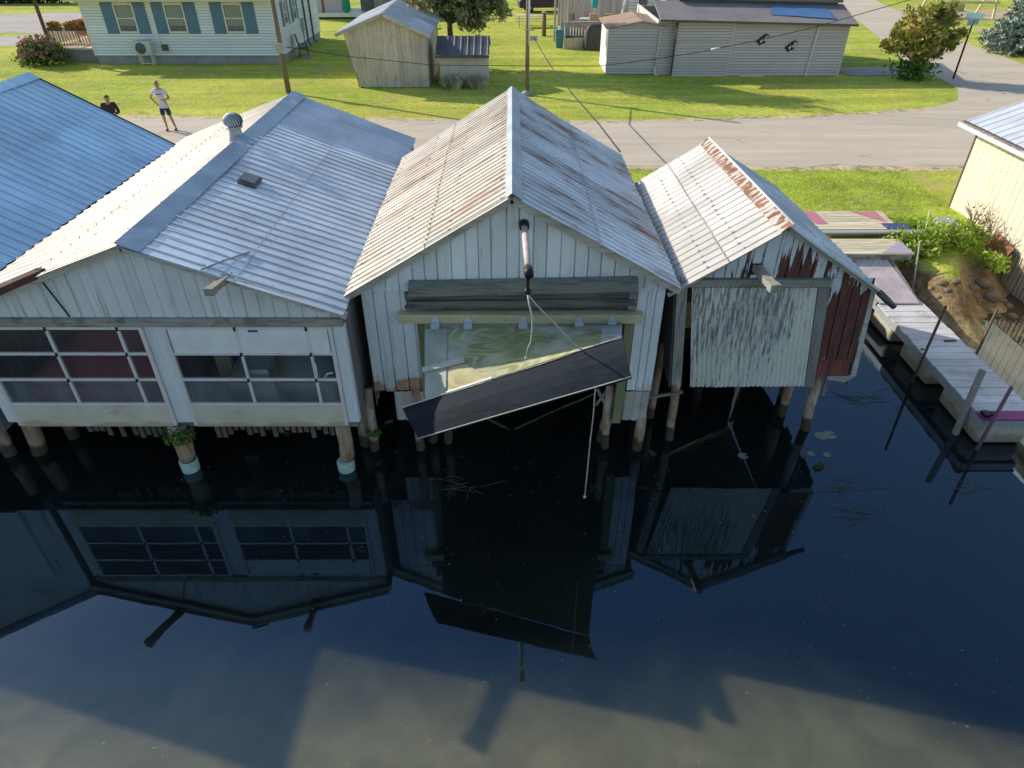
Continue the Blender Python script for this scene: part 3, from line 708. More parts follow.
# hoist booms
def boom(parent,a,b,w,mat,capmat=None):
    mb=MB(); mb.beam(a,b,w,w*.8); o=mb.build('hoist_boom',M[mat],parent)
    a=Vector(a); b=Vector(b); d=(b-a).normalized()
    mb=MB(); mb.box(a.x-w*.6,a.x+w*.6,a.y-.05,a.y-.015,a.z-w*.9,a.z+w*.45); mb.build('mounting_plate',M[capmat or 'black_iron'],o)
    mb=MB(); mb.beam(b-d*.10,b+d*.012,w*1.15,w*.95); mb.build('end_cap',M['black_iron' if mat!='boom_wood' else 'wood_grey'],o)
    return o
boom(t,(-3.93,AF,3.60),(-3.97,AF-.62,3.66),.105,'boom_wood')
boom(t,(-6.5,AF,3.66),(-6.92,AF-.93,3.66),.12,'beam_red')
# piles
p=pile(t,(-5.45,8.5,-1.0),(-5.42,8.52,.92),.115,rt=.15)
mb=MB(); mb.lathe((-5.44,8.5,-.10),[(.135,0),(.145,.05),(.15,.30),(.13,.31)],16); mb.build('sleeve',M['teal'],p)
p=pile(t,(-2.80,8.5,-1.0),(-2.76,8.58,.92),.11,rt=.12)
mb=MB(); mb.lathe((-2.80,8.5,-.08),[(.13,0),(.14,.05),(.145,.26),(.125,.27)],16); mb.build('sleeve',M['teal'],p)
pile(t,(-2.52,9.0,-1.0),(-2.62,9.3,.9),.13); pile(t,(-8.38,8.95,-1),(-8.1,8.9,1.0),.125,rt=.12); pile(t,(-8.75,8.85,-1),(-8.72,8.9,.95),.12)
pile(t,(-7.95,9.4,-1),(-7.8,9.3,.9),.11)
pile(t,(-6.6,11,-1),(-6.6,11,.9),.12); pile(t,(-4,11,-1),(-4,11,.9),.12)

# leafy weeds growing on the pile heads
def leafpatch(c,r,n,size,seed=0,flat=.6):
    g_=np.random.default_rng(seed)
    p=g_.normal(size=(n,3)); p/=np.linalg.norm(p,axis=1)[:,None]; p*=(g_.random((n,1))**.5)
    p=p*np.array(r)+np.array(c)
    return leafquads(p,size,g_)
def leafquads(p,size,g_,up=.35):
    n=len(p); s=size*g_.uniform(.4,1.75,(n,1))
    a=g_.normal(size=(n,3)); a/=np.linalg.norm(a,axis=1)[:,None]
    b=g_.normal(size=(n,3)); b[:,2]+=up; b-=a*np.sum(a*b,1)[:,None]; b/=np.linalg.norm(b,axis=1)[:,None]
    c=np.cross(a,b)
    v=np.stack([p-a*s,p+b*s*.45+c*s*.08,p+a*s,p-b*s*.45+c*s*.08],1).reshape(-1,3)
    f=np.arange(4*n).reshape(n,4); return v,f
def leafobj(name,sets,mat,parent=None):
    vs=[];fs=[];o=0
    for v,f in sets: vs.append(v); fs.append(f+o); o+=len(v)
    return np_mesh(name,np.concatenate(vs),np.concatenate(fs),mat,parent)
for (x,y,z,r,lab) in ((-5.38,8.40,.80,.30,'green weeds sprouting on the teal sleeved pile under the middle pier'),
                      (-2.38,8.95,.42,.14,'small green weed on the slim pile in the gap between boathouses'),
                      (-8.3,8.75,.95,.16,'green weed tuft on the pile at the left edge'),):
    w_=thing('weed_tuft',(x,y,z),lab,'weed')
    leafobj('leaves',[leafpatch((x,y,z),(r,r*.6,r*.55),int(420*r/.3)+50,.034,int(x*-10))],M['hyd_leaf'],w_)

# boats seen dimly through the glass
def boat(label,cx,y0,L,W,z0,hullc,coverc,name='boat'):
    b=thing(name,(cx,y0,0),label,'boat')
    vs=[];fs=[];N=14
    for i in range(N+1):
        s=i/N; wv=W/2*(1-max(0,(s-.45)/.55)**2.2)*(.92+.08*min(1,s*4)); k=z0+.25*max(0,(s-.6)/.4)**2
        y=y0+s*L
        for dx,dz in ((-1,.62),(-.86,.25),(0,0.0+k-z0),(.86,.25),(1,.62)):
            vs.append((cx+dx*wv,y,k*1.0+dz+ (0.12*s if abs(dx)==1 else 0)))
    for i in range(N):
        for j in range(4): fs.append((i*5+j,i*5+j+1,(i+1)*5+j+1,(i+1)*5+j))
    fs.append((0,1,2,3,4)); m_=MB(); m_.add(vs,fs,.5,True); m_.build('hull',hullc,b)
    vs=[];fs=[]
    for i in range(N+1):
        s=i/N; wv=W/2*(1-max(0,(s-.45)/.55)**2.2)*.97
        y=y0+.02+s*(L-.04); top=z0+.70+.38*math.sin(math.pi*min(1,s*1.25))**.7*(1 if s<.8 else .5)+.04*mnoise.noise(Vector((s*9,cx,0)))
        for dx,zz_ in ((-1,z0+.63+.12*s),(-.7,z0+.66+.6*(top-z0-.66)),(0,top),(.7,z0+.66+.6*(top-z0-.66)),(1,z0+.63+.12*s)): vs.append((cx+dx*wv,y,zz_))
    for i in range(N):
        for j in range(4): fs.append((i*5+j,i*5+j+1,(i+1)*5+j+1,(i+1)*5+j))
    fs.append((4,3,2,1,0)); m_=MB(); m_.add(vs,fs,.5,True); m_.build('cover',coverc,b)
    return b
boat('boat under a dark red cover behind the left glazed door',-6.6,8.66,5.6,2.3,.98,plain('maroon_hull',(.60,.10,.13)),plain('red_canvas_cover',(.85,.20,.24),.8))
b=boat('white motor boat with grey cover behind the right glazed door',-3.75,8.95,5.2,1.9,.85,plain('white_gelcoat',(.8,.8,.8),.25),plain('grey_canvas_cover',(.62,.62,.62),.8))
mb=MB(); mb.cbox((-3.95,8.82,1.5),(.42,.30,.55),(.15,0,0)); mb.cbox((-3.95,8.80,1.86),(.36,.36,.22),(.1,0,0)); mb.build('outboard_motor',plain('pale_motor_cowl',(.72,.72,.70),.3),b)
mb=MB(); mb.box(-4.95,-4.7,9.4,9.5,.5,2.3); mb.box(-4.95,-3.4,9.9,9.98,1.7,1.8); mb.build('inner_frame',M['wood_tan'],t)

# ================================================================== CENTRE BOATHOUSE (collapsed door)
BX,BZ,BE=0.0,4.62,3.20; BF,BB=9.0,15.3; BL,BR=-2.47,2.46
t=thing('boathouse',(BX,BF,0),'tall white boathouse with broken tilted door and rust streaked tin roof','boathouse'); TB=t
s_=(BZ-BE)/2.46
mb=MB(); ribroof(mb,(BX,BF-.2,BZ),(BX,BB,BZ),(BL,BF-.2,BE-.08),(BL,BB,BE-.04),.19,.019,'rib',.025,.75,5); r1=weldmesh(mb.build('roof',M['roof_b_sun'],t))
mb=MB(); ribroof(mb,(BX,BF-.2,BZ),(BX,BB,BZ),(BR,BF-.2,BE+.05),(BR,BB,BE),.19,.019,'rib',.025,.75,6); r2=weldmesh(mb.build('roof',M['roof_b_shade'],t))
mb=MB(); ridgecap(mb,(BX,BF-.22,BZ),(BX,BB,BZ),.09,.15,s_,s_,.035,16,3); mb.build('ridge_cap',M['ridge_pale'],r2)
def gzb(x): return BZ-abs(x)*s_-.06
mb=MB(); vsiding(mb,(0,BF),(1,0),(0,-1),-2.27,2.30,3.10,gzb,.205,.035,jit=.004,groove=.013); mb.build('gable_siding',M['white_boards'],t)
mb=MB(); vsiding(mb,(0,BF+.012),(1,0),(0,-1),-2.27,-1.42,1.26,3.16,.20,.04,jit=.012,groove=.014); mb.build('front_wall',M['white_boards'],t)
mb=MB(); vsiding(mb,(0,BF+.012),(1,0),(0,-1),1.88,2.30,1.26,3.16,.14,.035,jit=.012,groove=.012); mb.build('front_wall',M['white_boards'],t)
mb=MB()
for xa,xb,za,zb_ in ((BL-.02,BX,BE-.10,BZ),(BX,BR+.02,BZ,BE+.03)):
    mb.beam((xa,BF-.11,za-.065),(xb,BF-.11,zb_-.065),.035,.12)
mb.build('rake_board',M['fascia'],t)
mb=MB()
for k in range(7):
    y=BF+.4+k*.9; mb.beam((BL+.06,y,BE-.12),(0,y,BZ-.1),.05,.1); mb.beam((BR-.06,y,BE-.06),(0,y,BZ-.1),.05,.1)
mb.build('rafters',M['wood_grey'],t)
for x,nx in ((-2.27,-1),(2.29,1)):
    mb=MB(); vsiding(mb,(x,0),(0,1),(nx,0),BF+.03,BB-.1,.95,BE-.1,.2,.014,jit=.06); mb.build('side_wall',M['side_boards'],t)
mb=MB(); mb.box(-.08,.08,BF+.1,BB-.2,BZ-.18,BZ-.05); mb.build('ridge_light_stop',M['wood_grey'],t)  # added under the ridge to block the light leak, out of view
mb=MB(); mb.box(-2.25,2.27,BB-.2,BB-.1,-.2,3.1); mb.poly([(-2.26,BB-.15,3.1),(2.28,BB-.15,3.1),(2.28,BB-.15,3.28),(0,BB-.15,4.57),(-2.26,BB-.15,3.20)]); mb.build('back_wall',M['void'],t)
# rotten boards above the opening
mb=MB(); mb.hexa([(-1.52,BF-.16,3.09),(1.84,BF-.16,3.17),(1.84,BF-.02,3.17),(-1.52,BF-.02,3.09),(-1.52,BF-.16,3.24),(1.84,BF-.16,3.31),(1.84,BF-.02,3.36),(-1.52,BF-.02,3.29)]); mb.build('ledge_board',M['wood_mossy'],t)
for k,(za,zb_,y,xa,xb) in enumerate(((2.98,3.09,.0,-1.60,1.80),(2.875,2.965,-.04,-1.58,1.82),(2.80,2.862,.02,-1.62,1.78))):
    mb=MB(); mb.hexa([(xa,BF-.05+y,za),(xb,BF-.05+y,za+.03),(xb,BF+.01+y,za+.03),(xa,BF+.01+y,za),(xa,BF-.05+y,zb_),(xb,BF-.05+y,zb_+.05),(xb,BF+.01+y,zb_+.05),(xa,BF+.01+y,zb_)]); mb.build('rotten_board',M['wood_black'],t)
mb=MB(); mb.box(1.74,1.86,BF-.08,BF+.06,2.82,3.25); mb.build('end_block',M['wood_mossy'],t)
mb=MB(); mb.box(-1.72,1.98,BF-.14,BF+.02,2.625,2.775); bm_=mb.build('door_beam',M['wood_tan'],t)
HL_X=-1.33
for px in (435,468,523,579,612):
    q=aty(px,320,BF-.15); mb=MB(); x=q.x
    mb.box(x-.055,x+.055,BF-.158,BF-.143,2.60,2.70,.5); mb.add([(x-.05,BF-.15,2.695),(x+.05,BF-.15,2.695),(x+.015,BF-.15,2.76),(x-.015,BF-.15,2.76)],[(0,1,2,3)],.5)
    u_=(x-HL_X)/3.01; mb.cbox(Vector((x,BF-.22,2.625+ (x+1.33)*.006)),(.13,.11,.02),(.38,0,0),.5); mb.build('hinge',M['hinge'],bm_)
# opening posts
mb=MB(); mb.hexa([(1.70,BF-.02,.60),(1.84,BF-.02,.60),(1.84,BF+.1,.60),(1.70,BF+.1,.60),(1.74,BF-.02,2.64),(1.88,BF-.02,2.64),(1.88,BF+.1,2.64),(1.74,BF+.1,2.64)]); mb.build('door_post',M['wood_green'],t)
mb=MB(); mb.box(-1.46,-1.34,BF-.02,BF+.1,.75,2.64); mb.build('door_post',M['wood_green'],t)
# metal skirts
for x0,x1,za in ((-1.95,-1.40,.66),(1.86,2.27,.66)):
    mb=MB(); vsiding(mb,(0,BF-.01),(1,0),(0,-1),x0,x1,za,1.26,.135,.02,jit=.006,groove=.03); mb.build('skirt',M['roof_c'],t)
# sagging door: sheet hinged on the beam, swung outwards and twisted
HL=Vector((-1.33,BF-.10,2.60)); HR=Vector((1.68,BF-.10,2.60)); OL=Vector((-1.22,7.54,2.10)); OR=Vector((1.42,7.45,3.20))
nrm=((HR-HL).cross(OL-HL)).normalized()
if nrm.z<0: nrm=-nrm
def dpt(u,v,h=0):
    a=HL.lerp(HR,u); b=OL.lerp(OR,u); return a.lerp(b,v)+nrm*h
def dsheet(mb,u0,u1,v0,v1,h,th,tint=.5,nu=8,nv=5):
    vs=[];fs=[]
    for hh in (h,h-th):
        for i in range(nu+1):
            for j in range(nv+1): vs.append(dpt(u0+(u1-u0)*i/nu,v0+(v1-v0)*j/nv,hh))
    K=(nu+1)*(nv+1)
    for i in range(nu):
        for j in range(nv):
            a=i*(nv+1)+j; fs.append((a,a+nv+1,a+nv+2,a+1)); fs.append((K+a,K+a+1,K+a+nv+2,K+a+nv+1))
    for i in range(nu):
        a=i*(nv+1); fs.append((a,K+a,K+a+nv+1,a+nv+1)); a+=nv; fs.append((a,a+nv+1,K+a+nv+1,K+a))
    for j in range(nv):
        a=j; fs.append((a,a+1,K+a+1,K+a)); a=nu*(nv+1)+j; fs.append((a,K+a,K+a+1,a+1))
    mb.add(vs,fs,tint)
mb=MB(); dsheet(mb,0,1,0,1,0,.03); door=mb.build('door',M['ply'],t)
mb=MB(); dsheet(mb,.002,.998,.0,.075,.022,.018); mb.build('door_rail',M['wood_grey_x'],door)
mb=MB(); dsheet(mb,.002,.115,.08,.985,.018,.015); mb.build('door_stile',plain('pale_worn_board',(.44,.46,.40),.8,vary=.2),door)
mb=MB(); dsheet(mb,.90,.998,.08,.985,.006,.004); mb.build('door_stile',plain('chalky_board',(.46,.50,.52),.8,vary=.2),door)
mb=MB(); vs=[dpt(u,v,.009) for u,v in ((.125,.60),(.21,.60),(.36,.99),(.125,.99))]; mb.prism(vs,-nrm*.007); mb.build('sunlit_patch',M['ply_sunlit'],door)  # pale triangle paints a patch of sunlight on the door
mb=MB(); a=dpt(-.01,.62,.05); b=dpt(.21,.585,.05); mb.beam(a,b,.085,.03,nrm); mb.build('cleat',plain('pale_worn_cleat',(.50,.50,.44),.8,vary=.2),door)
FTL=Vector((-1.53,7.52,2.03)); FTR=Vector((1.43,7.44,3.235)); FBR=Vector((1.48,6.87,3.02)); FBL=Vector((-1.24,6.90,2.0))
fn=((FTR-FTL).cross(FBL-FTL)).normalized()
if fn.z<0: fn=-fn
vs=[];fs=[];nu,nv=14,4
for hh in (.012,-.02):
    for i in range(nu+1):
        for j in range(nv+1):
            u,v_=i/nu,j/nv; p=FTL.lerp(FTR,u).lerp(FBL.lerp(FBR,u),v_); p=p+fn*(hh+.02*mnoise.noise(Vector((u*4,v_*1.5,2)))+.05*math.sin(math.pi*v_))
            vs.append(p)
K=(nu+1)*(nv+1)
for i in range(nu):
    for j in range(nv):
        a=i*(nv+1)+j; fs.append((a,a+nv+1,a+nv+2,a+1)); fs.append((K+a,K+a+1,K+a+nv+2,K+a+nv+1))
for i in range(nu):
    a=i*(nv+1); fs.append((a,K+a,K+a+nv+1,a+nv+1)); a+=nv; fs.append((a,a+nv+1,K+a+nv+1,K+a))
for j in range(nv):
    a=j; fs.append((a,a+1,K+a+1,K+a)); a=nu*(nv+1)+j; fs.append((a,K+a,K+a+1,a+1))
mb=MB(); mb.add(vs,fs,.5); mb.build('door_flap',M['flap'],t)
mb=MB(); mb.tube([FTL.lerp(FTR,k/14)+fn*(.03+.012*mnoise.noise(Vector((k,0,0)))) for k in range(15)],.010,5); mb.build('flap_edging',M['fascia'],t)
mb=MB(); mb.tube([FBL.lerp(FBR,k/10)+fn*.012 for k in range(11)],.008,5); mb.build('flap_edging',M['rope'],t)
mb=MB(); a=dpt(.12,.99,.03); b=dpt(.36,1.0,.05); mb.beam(a,b,.09,.04,nrm); mb.build('splintered_rail',M['lit_white'],door)
# hoist boom
mb=MB(); mb.tube([(.17,BF,4.16),(.18,BF-.75,4.19),(.2,7.28,4.25)],.044,10); hb=mb.build('hoist_boom',M['tube_pink'],t)
mb=MB(); mb.tube([(.17,BF+.02,4.16),(.17,BF-.16,4.17)],.07,12); mb.build('mounting_collar',M['black_iron'],hb)
mb=MB(); mb.tube([(.197,7.38,4.245),(.2,7.20,4.255)],.056,12); mb.build('end_cap',M['black_iron'],hb)
mb=MB(); mb.cbox((.19,7.26,4.12),(.035,.07,.16)); mb.lathe((.19,7.26,3.97),[(.001,0),(.04,.02),(.045,.05),(.02,.08)],10); mb.build('pulley_block',M['black_iron'],hb)
for name_,pts,r,lab in (
  ('rope',[(.19,7.25,3.96),(.21,7.2,3.85),(.25,7.18,3.7),(.245,7.16,3.5),(.235,7.15,3.36),(.20,7.15,3.27),(.18,7.15,3.12)],.011,'white rope hanging loose from the boom over the plywood door'),
  ('rope',[(.20,7.24,3.96),(.30,7.26,3.82),(.45,7.32,3.62),(.62,7.38,3.40),(.80,7.42,3.16),(.90,7.46,3.05)],.010,'taut white rope from the boom to the top edge of the dark flap'),
  ('rope',[(1.045,6.88,2.86),(1.05,6.88,2.4),(1.04,6.88,1.9),(1.035,6.88,1.3),(1.03,6.88,.95)],.008,'long white rope hanging from the dark flap down towards the water')):
    r0=thing(name_,pts[0],lab,'rope'); mb=MB(); mb.tube(pts,r,6); mb.build('cord',M['rope'],r0)
    mb=MB(); mb.ball(pts[-1],(.022,.022,.03),8,5); mb.build('knot',M['rope'],r0)
# piles
piles(t,[((-2.41,9.0,-1),(-2.38,9.02,1.30)),((-1.62,9.0,-1),(-1.60,9.02,1.3)),((-1.42,9.25,-1),(-1.40,9.25,1.3)),((-1.14,9.2,-1),(-1.12,9.22,1.3)),
         ((1.66,9.05,-1),(1.62,9.1,1.3)),((2.2,9.0,-1),(2.2,9.03,.72)),((1.45,9.3,-1),(1.75,9.2,1.1)),((2.15,11,-1),(2.15,11,1)),((-2.1,11,-1),(-2.1,11,1)),((2.4,10.4,-1),(2.42,10.4,1.3)),((2.55,9.9,-1),(2.62,9.95,1.6))],.085)
mb=MB(); mb.beam((1.35,9.12,1.35),(1.66,9.12,.75),.05,.04,(0,1,0)); mb.beam((1.62,9.10,1.3),(1.42,9.10,.9),.04,.03,(0,1,0)); mb.build('brace',M['wood_grey'],t)
mb=MB(); mb.beam((2.32,9.15,1.02),(2.85,9.1,1.17),.045,.035,(0,0,1)); mb.build('brace',M['wood_grey_x'],t)

# ================================================================== RIGHT BOATHOUSE (leaning, red showing through)
CX,CZ,CE=3.97,4.06,3.03; CF,CB=9.3,13.8; CL,CR=2.40,5.60
t=thing('boathouse',(CX,CF,0),'small leaning boathouse with white paint peeling off dark red boards','boathouse')
sh=lambda z: max(0,(3.05-z))*.09
s_=(CZ-CE)/(CX-CL); s2=(CZ-CE-.05)/(CR-CX)
mb=MB(); ribroof(mb,(CX,CF-.2,CZ),(CX-.15,CB-.3,CZ-.02),(CL,CF-.2,CE-.03),(CL+.1,CB+.2,CE-.06),.185,.014,'rib',.02,.75,8); r1=weldmesh(mb.build('roof',M['roof_c'],t))
mb=MB(); ribroof(mb,(CX,CF-.2,CZ),(CX-.15,CB-.3,CZ-.02),(CR,CF-.2,CE-.02),(CR-.1,CB,CE),.185,.014,'rib',.03,.75,9); r2=weldmesh(mb.build('roof',M['roof_grey'],t))
mb=MB(); ridgecap(mb,(CX,CF-.22,CZ),(CX-.15,CB-.3,CZ-.02),.15,.03,s_,s2,.03,14,5); mb.build('ridge_cap',M['ridge_rust'],r1)
mb=MB(); mb.tube([(CX+.02,CF-.22,CZ+.05),(CX-.13,CB-.3,CZ+.03)],.022,6); mb.build('ridge_trim',M['lit_white'],r1)
def gzc(x): return (CZ-(CX-x)*s_ if x<CX else CZ-(x-CX)*s2)-.05
mb=MB(); vsiding(mb,(0,CF),(1,0),(0,-1),CL+.1,CR-.06,3.17,gzc,.185,.035,jit=.008,groove=.012); mb.build('gable_siding',M['peeling'],t)
mb=MB(); vsiding(mb,(0,CF),(1,0),(0,-1),4.83,CR-.06,1.62,3.17,.19,.035,sh,.012,groove=.012); mb.build('front_wall',M['peeling'],t)
mb=MB(); vsiding(mb,(0,CF-.01),(1,0),(0,-1),4.90,CR-.14,1.36,1.70,.5,.004,sh,.0); mb.build('patch_panel',M['peeling'],t)
mb=MB(); mb.hexa([(5.52+sh(1.36),CF-.02,1.36),(5.60+sh(1.36),CF-.02,1.36),(5.60+sh(1.36),CF+.05,1.36),(5.52+sh(1.36),CF+.05,1.36),(5.52,CF-.02,3.0),(5.59,CF-.02,3.0),(5.59,CF+.05,3.0),(5.52,CF+.05,3.0)]); mb.build('corner_board',M['fascia'],t)
mb=MB(); mb.box(2.56,4.84,CF-.09,CF+.02,3.055,3.175); mb.build('lintel',M['wood_grey_x'],t)
mb=MB(); mb.hexa([(2.52+sh(1.2),CF-.05,1.2),(2.68+sh(1.2),CF-.05,1.2),(2.68+sh(1.2),CF+.05,1.2),(2.52+sh(1.2),CF+.05,1.2),(2.52,CF-.05,3.05),(2.68,CF-.05,3.05),(2.68,CF+.05,3.05),(2.52,CF+.05,3.05)]); mb.build('door_jamb',M['wood_grey'],t)
# corrugated door, hanging crooked
vs=[];fs=[]; nc=25*8
for i in range(nc+1):
    u=i/nc; off=.014*math.sin(2*math.pi*u*25)
    for j in range(5):
        v_=j/4; xt=2.745+(4.66-2.745)*u; xb=3.00+(4.92-3.00)*u; zt=3.035; zb_=1.17+.02*u+.012*mnoise.noise(Vector((u*6,0,0)))
        vs.append((xb+(xt-xb)*v_,CF-.06+off,zb_+(zt-zb_)*v_))
for i in range(nc):
    for j in range(4): fs.append((i*5+j,(i+1)*5+j,(i+1)*5+j+1,i*5+j+1))
mb=MB(); mb.add(vs,fs,.5,True); dr=mb.build('door',M['flaked_tin'],t)
mb=MB(); mb.hexa([(4.93,CF-.075,1.18),(5.075,CF-.075,1.17),(5.075,CF-.035,1.17),(4.93,CF-.035,1.18),(4.67,CF-.075,3.04),(4.845,CF-.075,3.04),(4.845,CF-.035,3.04),(4.67,CF-.035,3.04)]); mb.build('door_board',M['wood_grey'],dr)
mb=MB()
for xa,xb,za,zb_ in ((CL-.02,CX,CE-.05,CZ),(CX,CR+.03,CZ,CE-.03)):
    mb.beam((xa,CF-.10,za-.05),(xb,CF-.10,zb_-.05),.03,.07)
mb.build('rake_board',M['fascia'],t)
for x,nx in ((CL+.1,-1),(CR-.07,1)):
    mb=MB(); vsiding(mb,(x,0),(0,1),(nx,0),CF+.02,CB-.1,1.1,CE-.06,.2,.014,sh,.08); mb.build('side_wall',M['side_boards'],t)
mb=MB(); mb.beam((CX,CF+.1,CZ-.11),(CX-.14,CB-.5,CZ-.13),.2,.1); mb.build('ridge_light_stop',M['wood_grey'],t)  # hidden light stop added below the open ridge seam
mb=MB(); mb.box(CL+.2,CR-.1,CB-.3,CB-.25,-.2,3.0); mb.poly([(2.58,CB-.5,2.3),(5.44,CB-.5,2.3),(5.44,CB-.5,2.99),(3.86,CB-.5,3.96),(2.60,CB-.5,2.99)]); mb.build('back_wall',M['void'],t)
boom(t,(3.66,CF,3.36),(3.73,CF-.72,3.36),.125,'boom_wood')
mb=MB(); a=Vector((CR-.02,CF-.12,CE-.06)); mb.tube([a+Vector((0,0,.02)),a+Vector((.15,-.02,-.10)),a+Vector((.29,-.05,-.21))],[.05,.052,.045],8); mb.build('gutter_end',M['metal_dark'],t)
piles(t,[((5.42,9.62,-1),(5.22,9.5,1.36)),((2.84,9.27,-1),(2.78,9.3,1.3)),((5.06,9.95,-1),(5.03,10,1.3)),((5.3,10.6,-1),(5.25,10.6,1.3)),((3.9,11.5,-1),(3.9,11.5,1.3)),((2.9,11.5,-1),(2.9,11.5,1.3))],.09)
mb=MB(); mb.beam((5.40,9.5,1.34),(5.44,9.52,.8),.05,.03,(0,1,0)); mb.build('brace',M['wood_grey'],t)
mb=MB(); mb.hexa([(5.30,CF-.0,1.28),(5.62,CF-.0,1.22),(5.62,CF+.3,1.22),(5.30,CF+.3,1.28),(5.30,CF-.0,1.36),(5.76,CF-.0,1.36),(5.76,CF+.3,1.36),(5.30,CF+.3,1.36)]); mb.build('sill_beam',M['concrete'],t)

# ================================================================== BLUE-ROOFED BOATHOUSE (left edge)
t=thing('boathouse',(-10.8,8.4,0),'boathouse with plain blue tin roof at the left edge of the photo','boathouse')
DX,DZ,DE=-10.85,4.68,3.17
mb=MB(); ribroof(mb,(DX,8.3,DZ),(DX,16.4,DZ),(-8.03,8.3,3.125),(-8.03,16.4,3.125),.23,.018,'rib',.008,9,11); r1=weldmesh(mb.build('roof',M['roof_blue'],t))
mb=MB(); ribroof(mb,(DX,8.3,DZ),(DX,16.4,DZ),(-13.6,8.3,DE),(-13.6,16.4,DE),.23,.018,'rib',.008,9,12); weldmesh(mb.build('roof',M['roof_blue'],t))
mb=MB(); ridgecap(mb,(DX,8.28,DZ),(DX,16.42,DZ),.2,.2,.55,.55,.035,10,7); mb.build('ridge_cap',M['roof_blue'],r1)
mb=MB(); mb.beam((DX,16.42,DZ-.02),(-8.03,16.42,3.10),.04,.08); mb.build('roof_trim',M['black_iron'],t)
mb=MB(); vsiding(mb,(0,8.5),(1,0),(0,-1),-13.4,-8.25,1.0,lambda x:DZ-abs(x-DX)*.55-.06,.25,.01); mb.build('front_wall',M['gable_a'],t)
mb=MB(); mb.box(-12.9,-8.8,8.44,8.48,1.0,2.8); mb.build('door',M['white_panel'],t)
mb=MB(); vsiding(mb,(-8.25,0),(0,1),(1,0),8.5,16.2,.8,DE-.05,.25,.01); mb.build('side_wall',M['side_boards'],t)
mb=MB(); vsiding(mb,(-13.4,0),(0,1),(-1,0),8.5,16.2,-.3,DE-.05,.25,.01); mb.build('side_wall',M['side_boards'],t)
mb=MB(); mb.box(-13.4,-8.3,16.1,16.2,-.2,3.1); mb.poly([(-13.4,16.15,3.1),(-8.3,16.15,3.1),(DX,16.15,4.55)]); mb.build('back_wall',M['void'],t)
piles(t,[((-9.4,8.6,-1),(-9.4,8.6,1)),((-11,8.6,-1),(-11,8.6,1)),((-13,8.6,-1),(-13,8.6,1))],.11)
# ================================================================== CREAM BOATHOUSE (right edge)
t=thing('boathouse',(14.8,13.5,0),'cream sided boathouse at the right edge standing on slatted weathered boards','boathouse')
WX,Y0,Y1=12.25,8.6,18.3
mb=MB(); vsiding(mb,(WX,0),(0,1),(-1,0),Y0,Y1,.88,3.14,.23,.012,groove=.014); mb.build('side_wall',M['cream_siding'],t)
mb=MB(); vsiding(mb,(0,Y1),(1,0),(0,1),WX,17.4,.88,lambda x:3.14+(1.1-abs(x-14.8)*.42 if True else 0),.23,.012); mb.build('end_wall',M['cream_siding'],t)
mb=MB(); mb.box(WX+.02,17.3,Y0,Y0+.05,.9,3.1); mb.build('end_wall',M['cream_siding'],t)
mb=MB(); ribroof(mb,(14.8,Y0-.2,4.28),(14.8,Y1+.2,4.28),(11.86,Y0-.2,3.12),(11.86,Y1+.2,3.12),.3,.016,'rib',.01,1,14); weldmesh(mb.build('roof',M['roof_grey'],t))
mb=MB(); ribroof(mb,(14.8,Y0-.2,4.28),(14.8,Y1+.2,4.28),(17.7,Y0-.2,3.12),(17.7,Y1+.2,3.12),.3,.016,'rib',.01,1,15); weldmesh(mb.build('roof',M['roof_grey'],t))
mb=MB(); mb.box(11.80,11.86,Y0-.2,Y1+.24,3.02,3.11); mb.build('gutter',M['lit_white'],t)
mb=MB(); mb.box(11.87,11.95,Y0-.2,Y1+.2,3.125,3.165); mb.build('eave_trim',M['brownpaint'],t)
mb=MB(); mb.box(11.87,12.24,Y0-.2,Y1+.2,3.06,3.075); mb.build('soffit',M['lit_white'],t)
mb=MB(); mb.box(WX-.02,WX+.01,Y1-.03,Y1+.02,.88,3.1); mb.build('corner_trim',M['brownpaint'],t)
mb=MB(); y=Y0
while y<17.7:
    zb=ground_z(WX-.1,y)-.15 if y>13 else -.3
    zt=.90
    mb.box(WX+.02,WX+.045,y,y+random.uniform(.07,.12),max(zb,-.3)+random.uniform(0,.12),zt)
    y+=.145
mb.box(WX+.046,WX+.07,Y0,17.7,.55,.68); mb.box(WX+.046,WX+.07,Y0,17.7,.1,.2); mb.build('skirt',M['skirt_tan'],t)
mb=MB(); mb.box(WX+.05,17.3,Y0,Y1,.3,.88); mb.build('floor_frame',M['void'],t)

# ================================================================== BANK: rocks, boards, plants
rk=[]
def rock(p,r,lab,grp):
    o=thing('rock',p,lab,'rock',grp)
    mb=MB(); k=random.random()*50; n0=len(mb.v); mb.ball(p,(r,r*.8,r*.6),10,7,.5)
    for i in range(len(mb.v)):
        d=mb.v[i]-Vector(p); mb.v[i]=Vector(p)+d*(1+.35*mnoise.noise(d.normalized()*1.6+Vector((k,0,0))))
    mb.build('stone',M['rock'],o)
for px,py,r in ((972,288,.17),(984,283,.20),(1001,301,.16),(1008,306,.13),(943,283,.12),(949,290,.10),(957,281,.11),(992,296,.22),(1012,316,.12),(978,300,.10),(932,288,.08),(966,296,.07),(939,297,.07),(988,310,.09),(998,316,.08)):
    q=atz(px,py,.35)
    for _ in range(3): q=atz(px,py,max(0.02,ground_z(q.x,q.y)))
    if q.x>WX-.2: q.x=WX-.2
    rock((q.x,q.y,q.z-r*.05),r,'grey brown rock lying on the muddy bank beside the cream boathouse','rocks on the muddy bank')
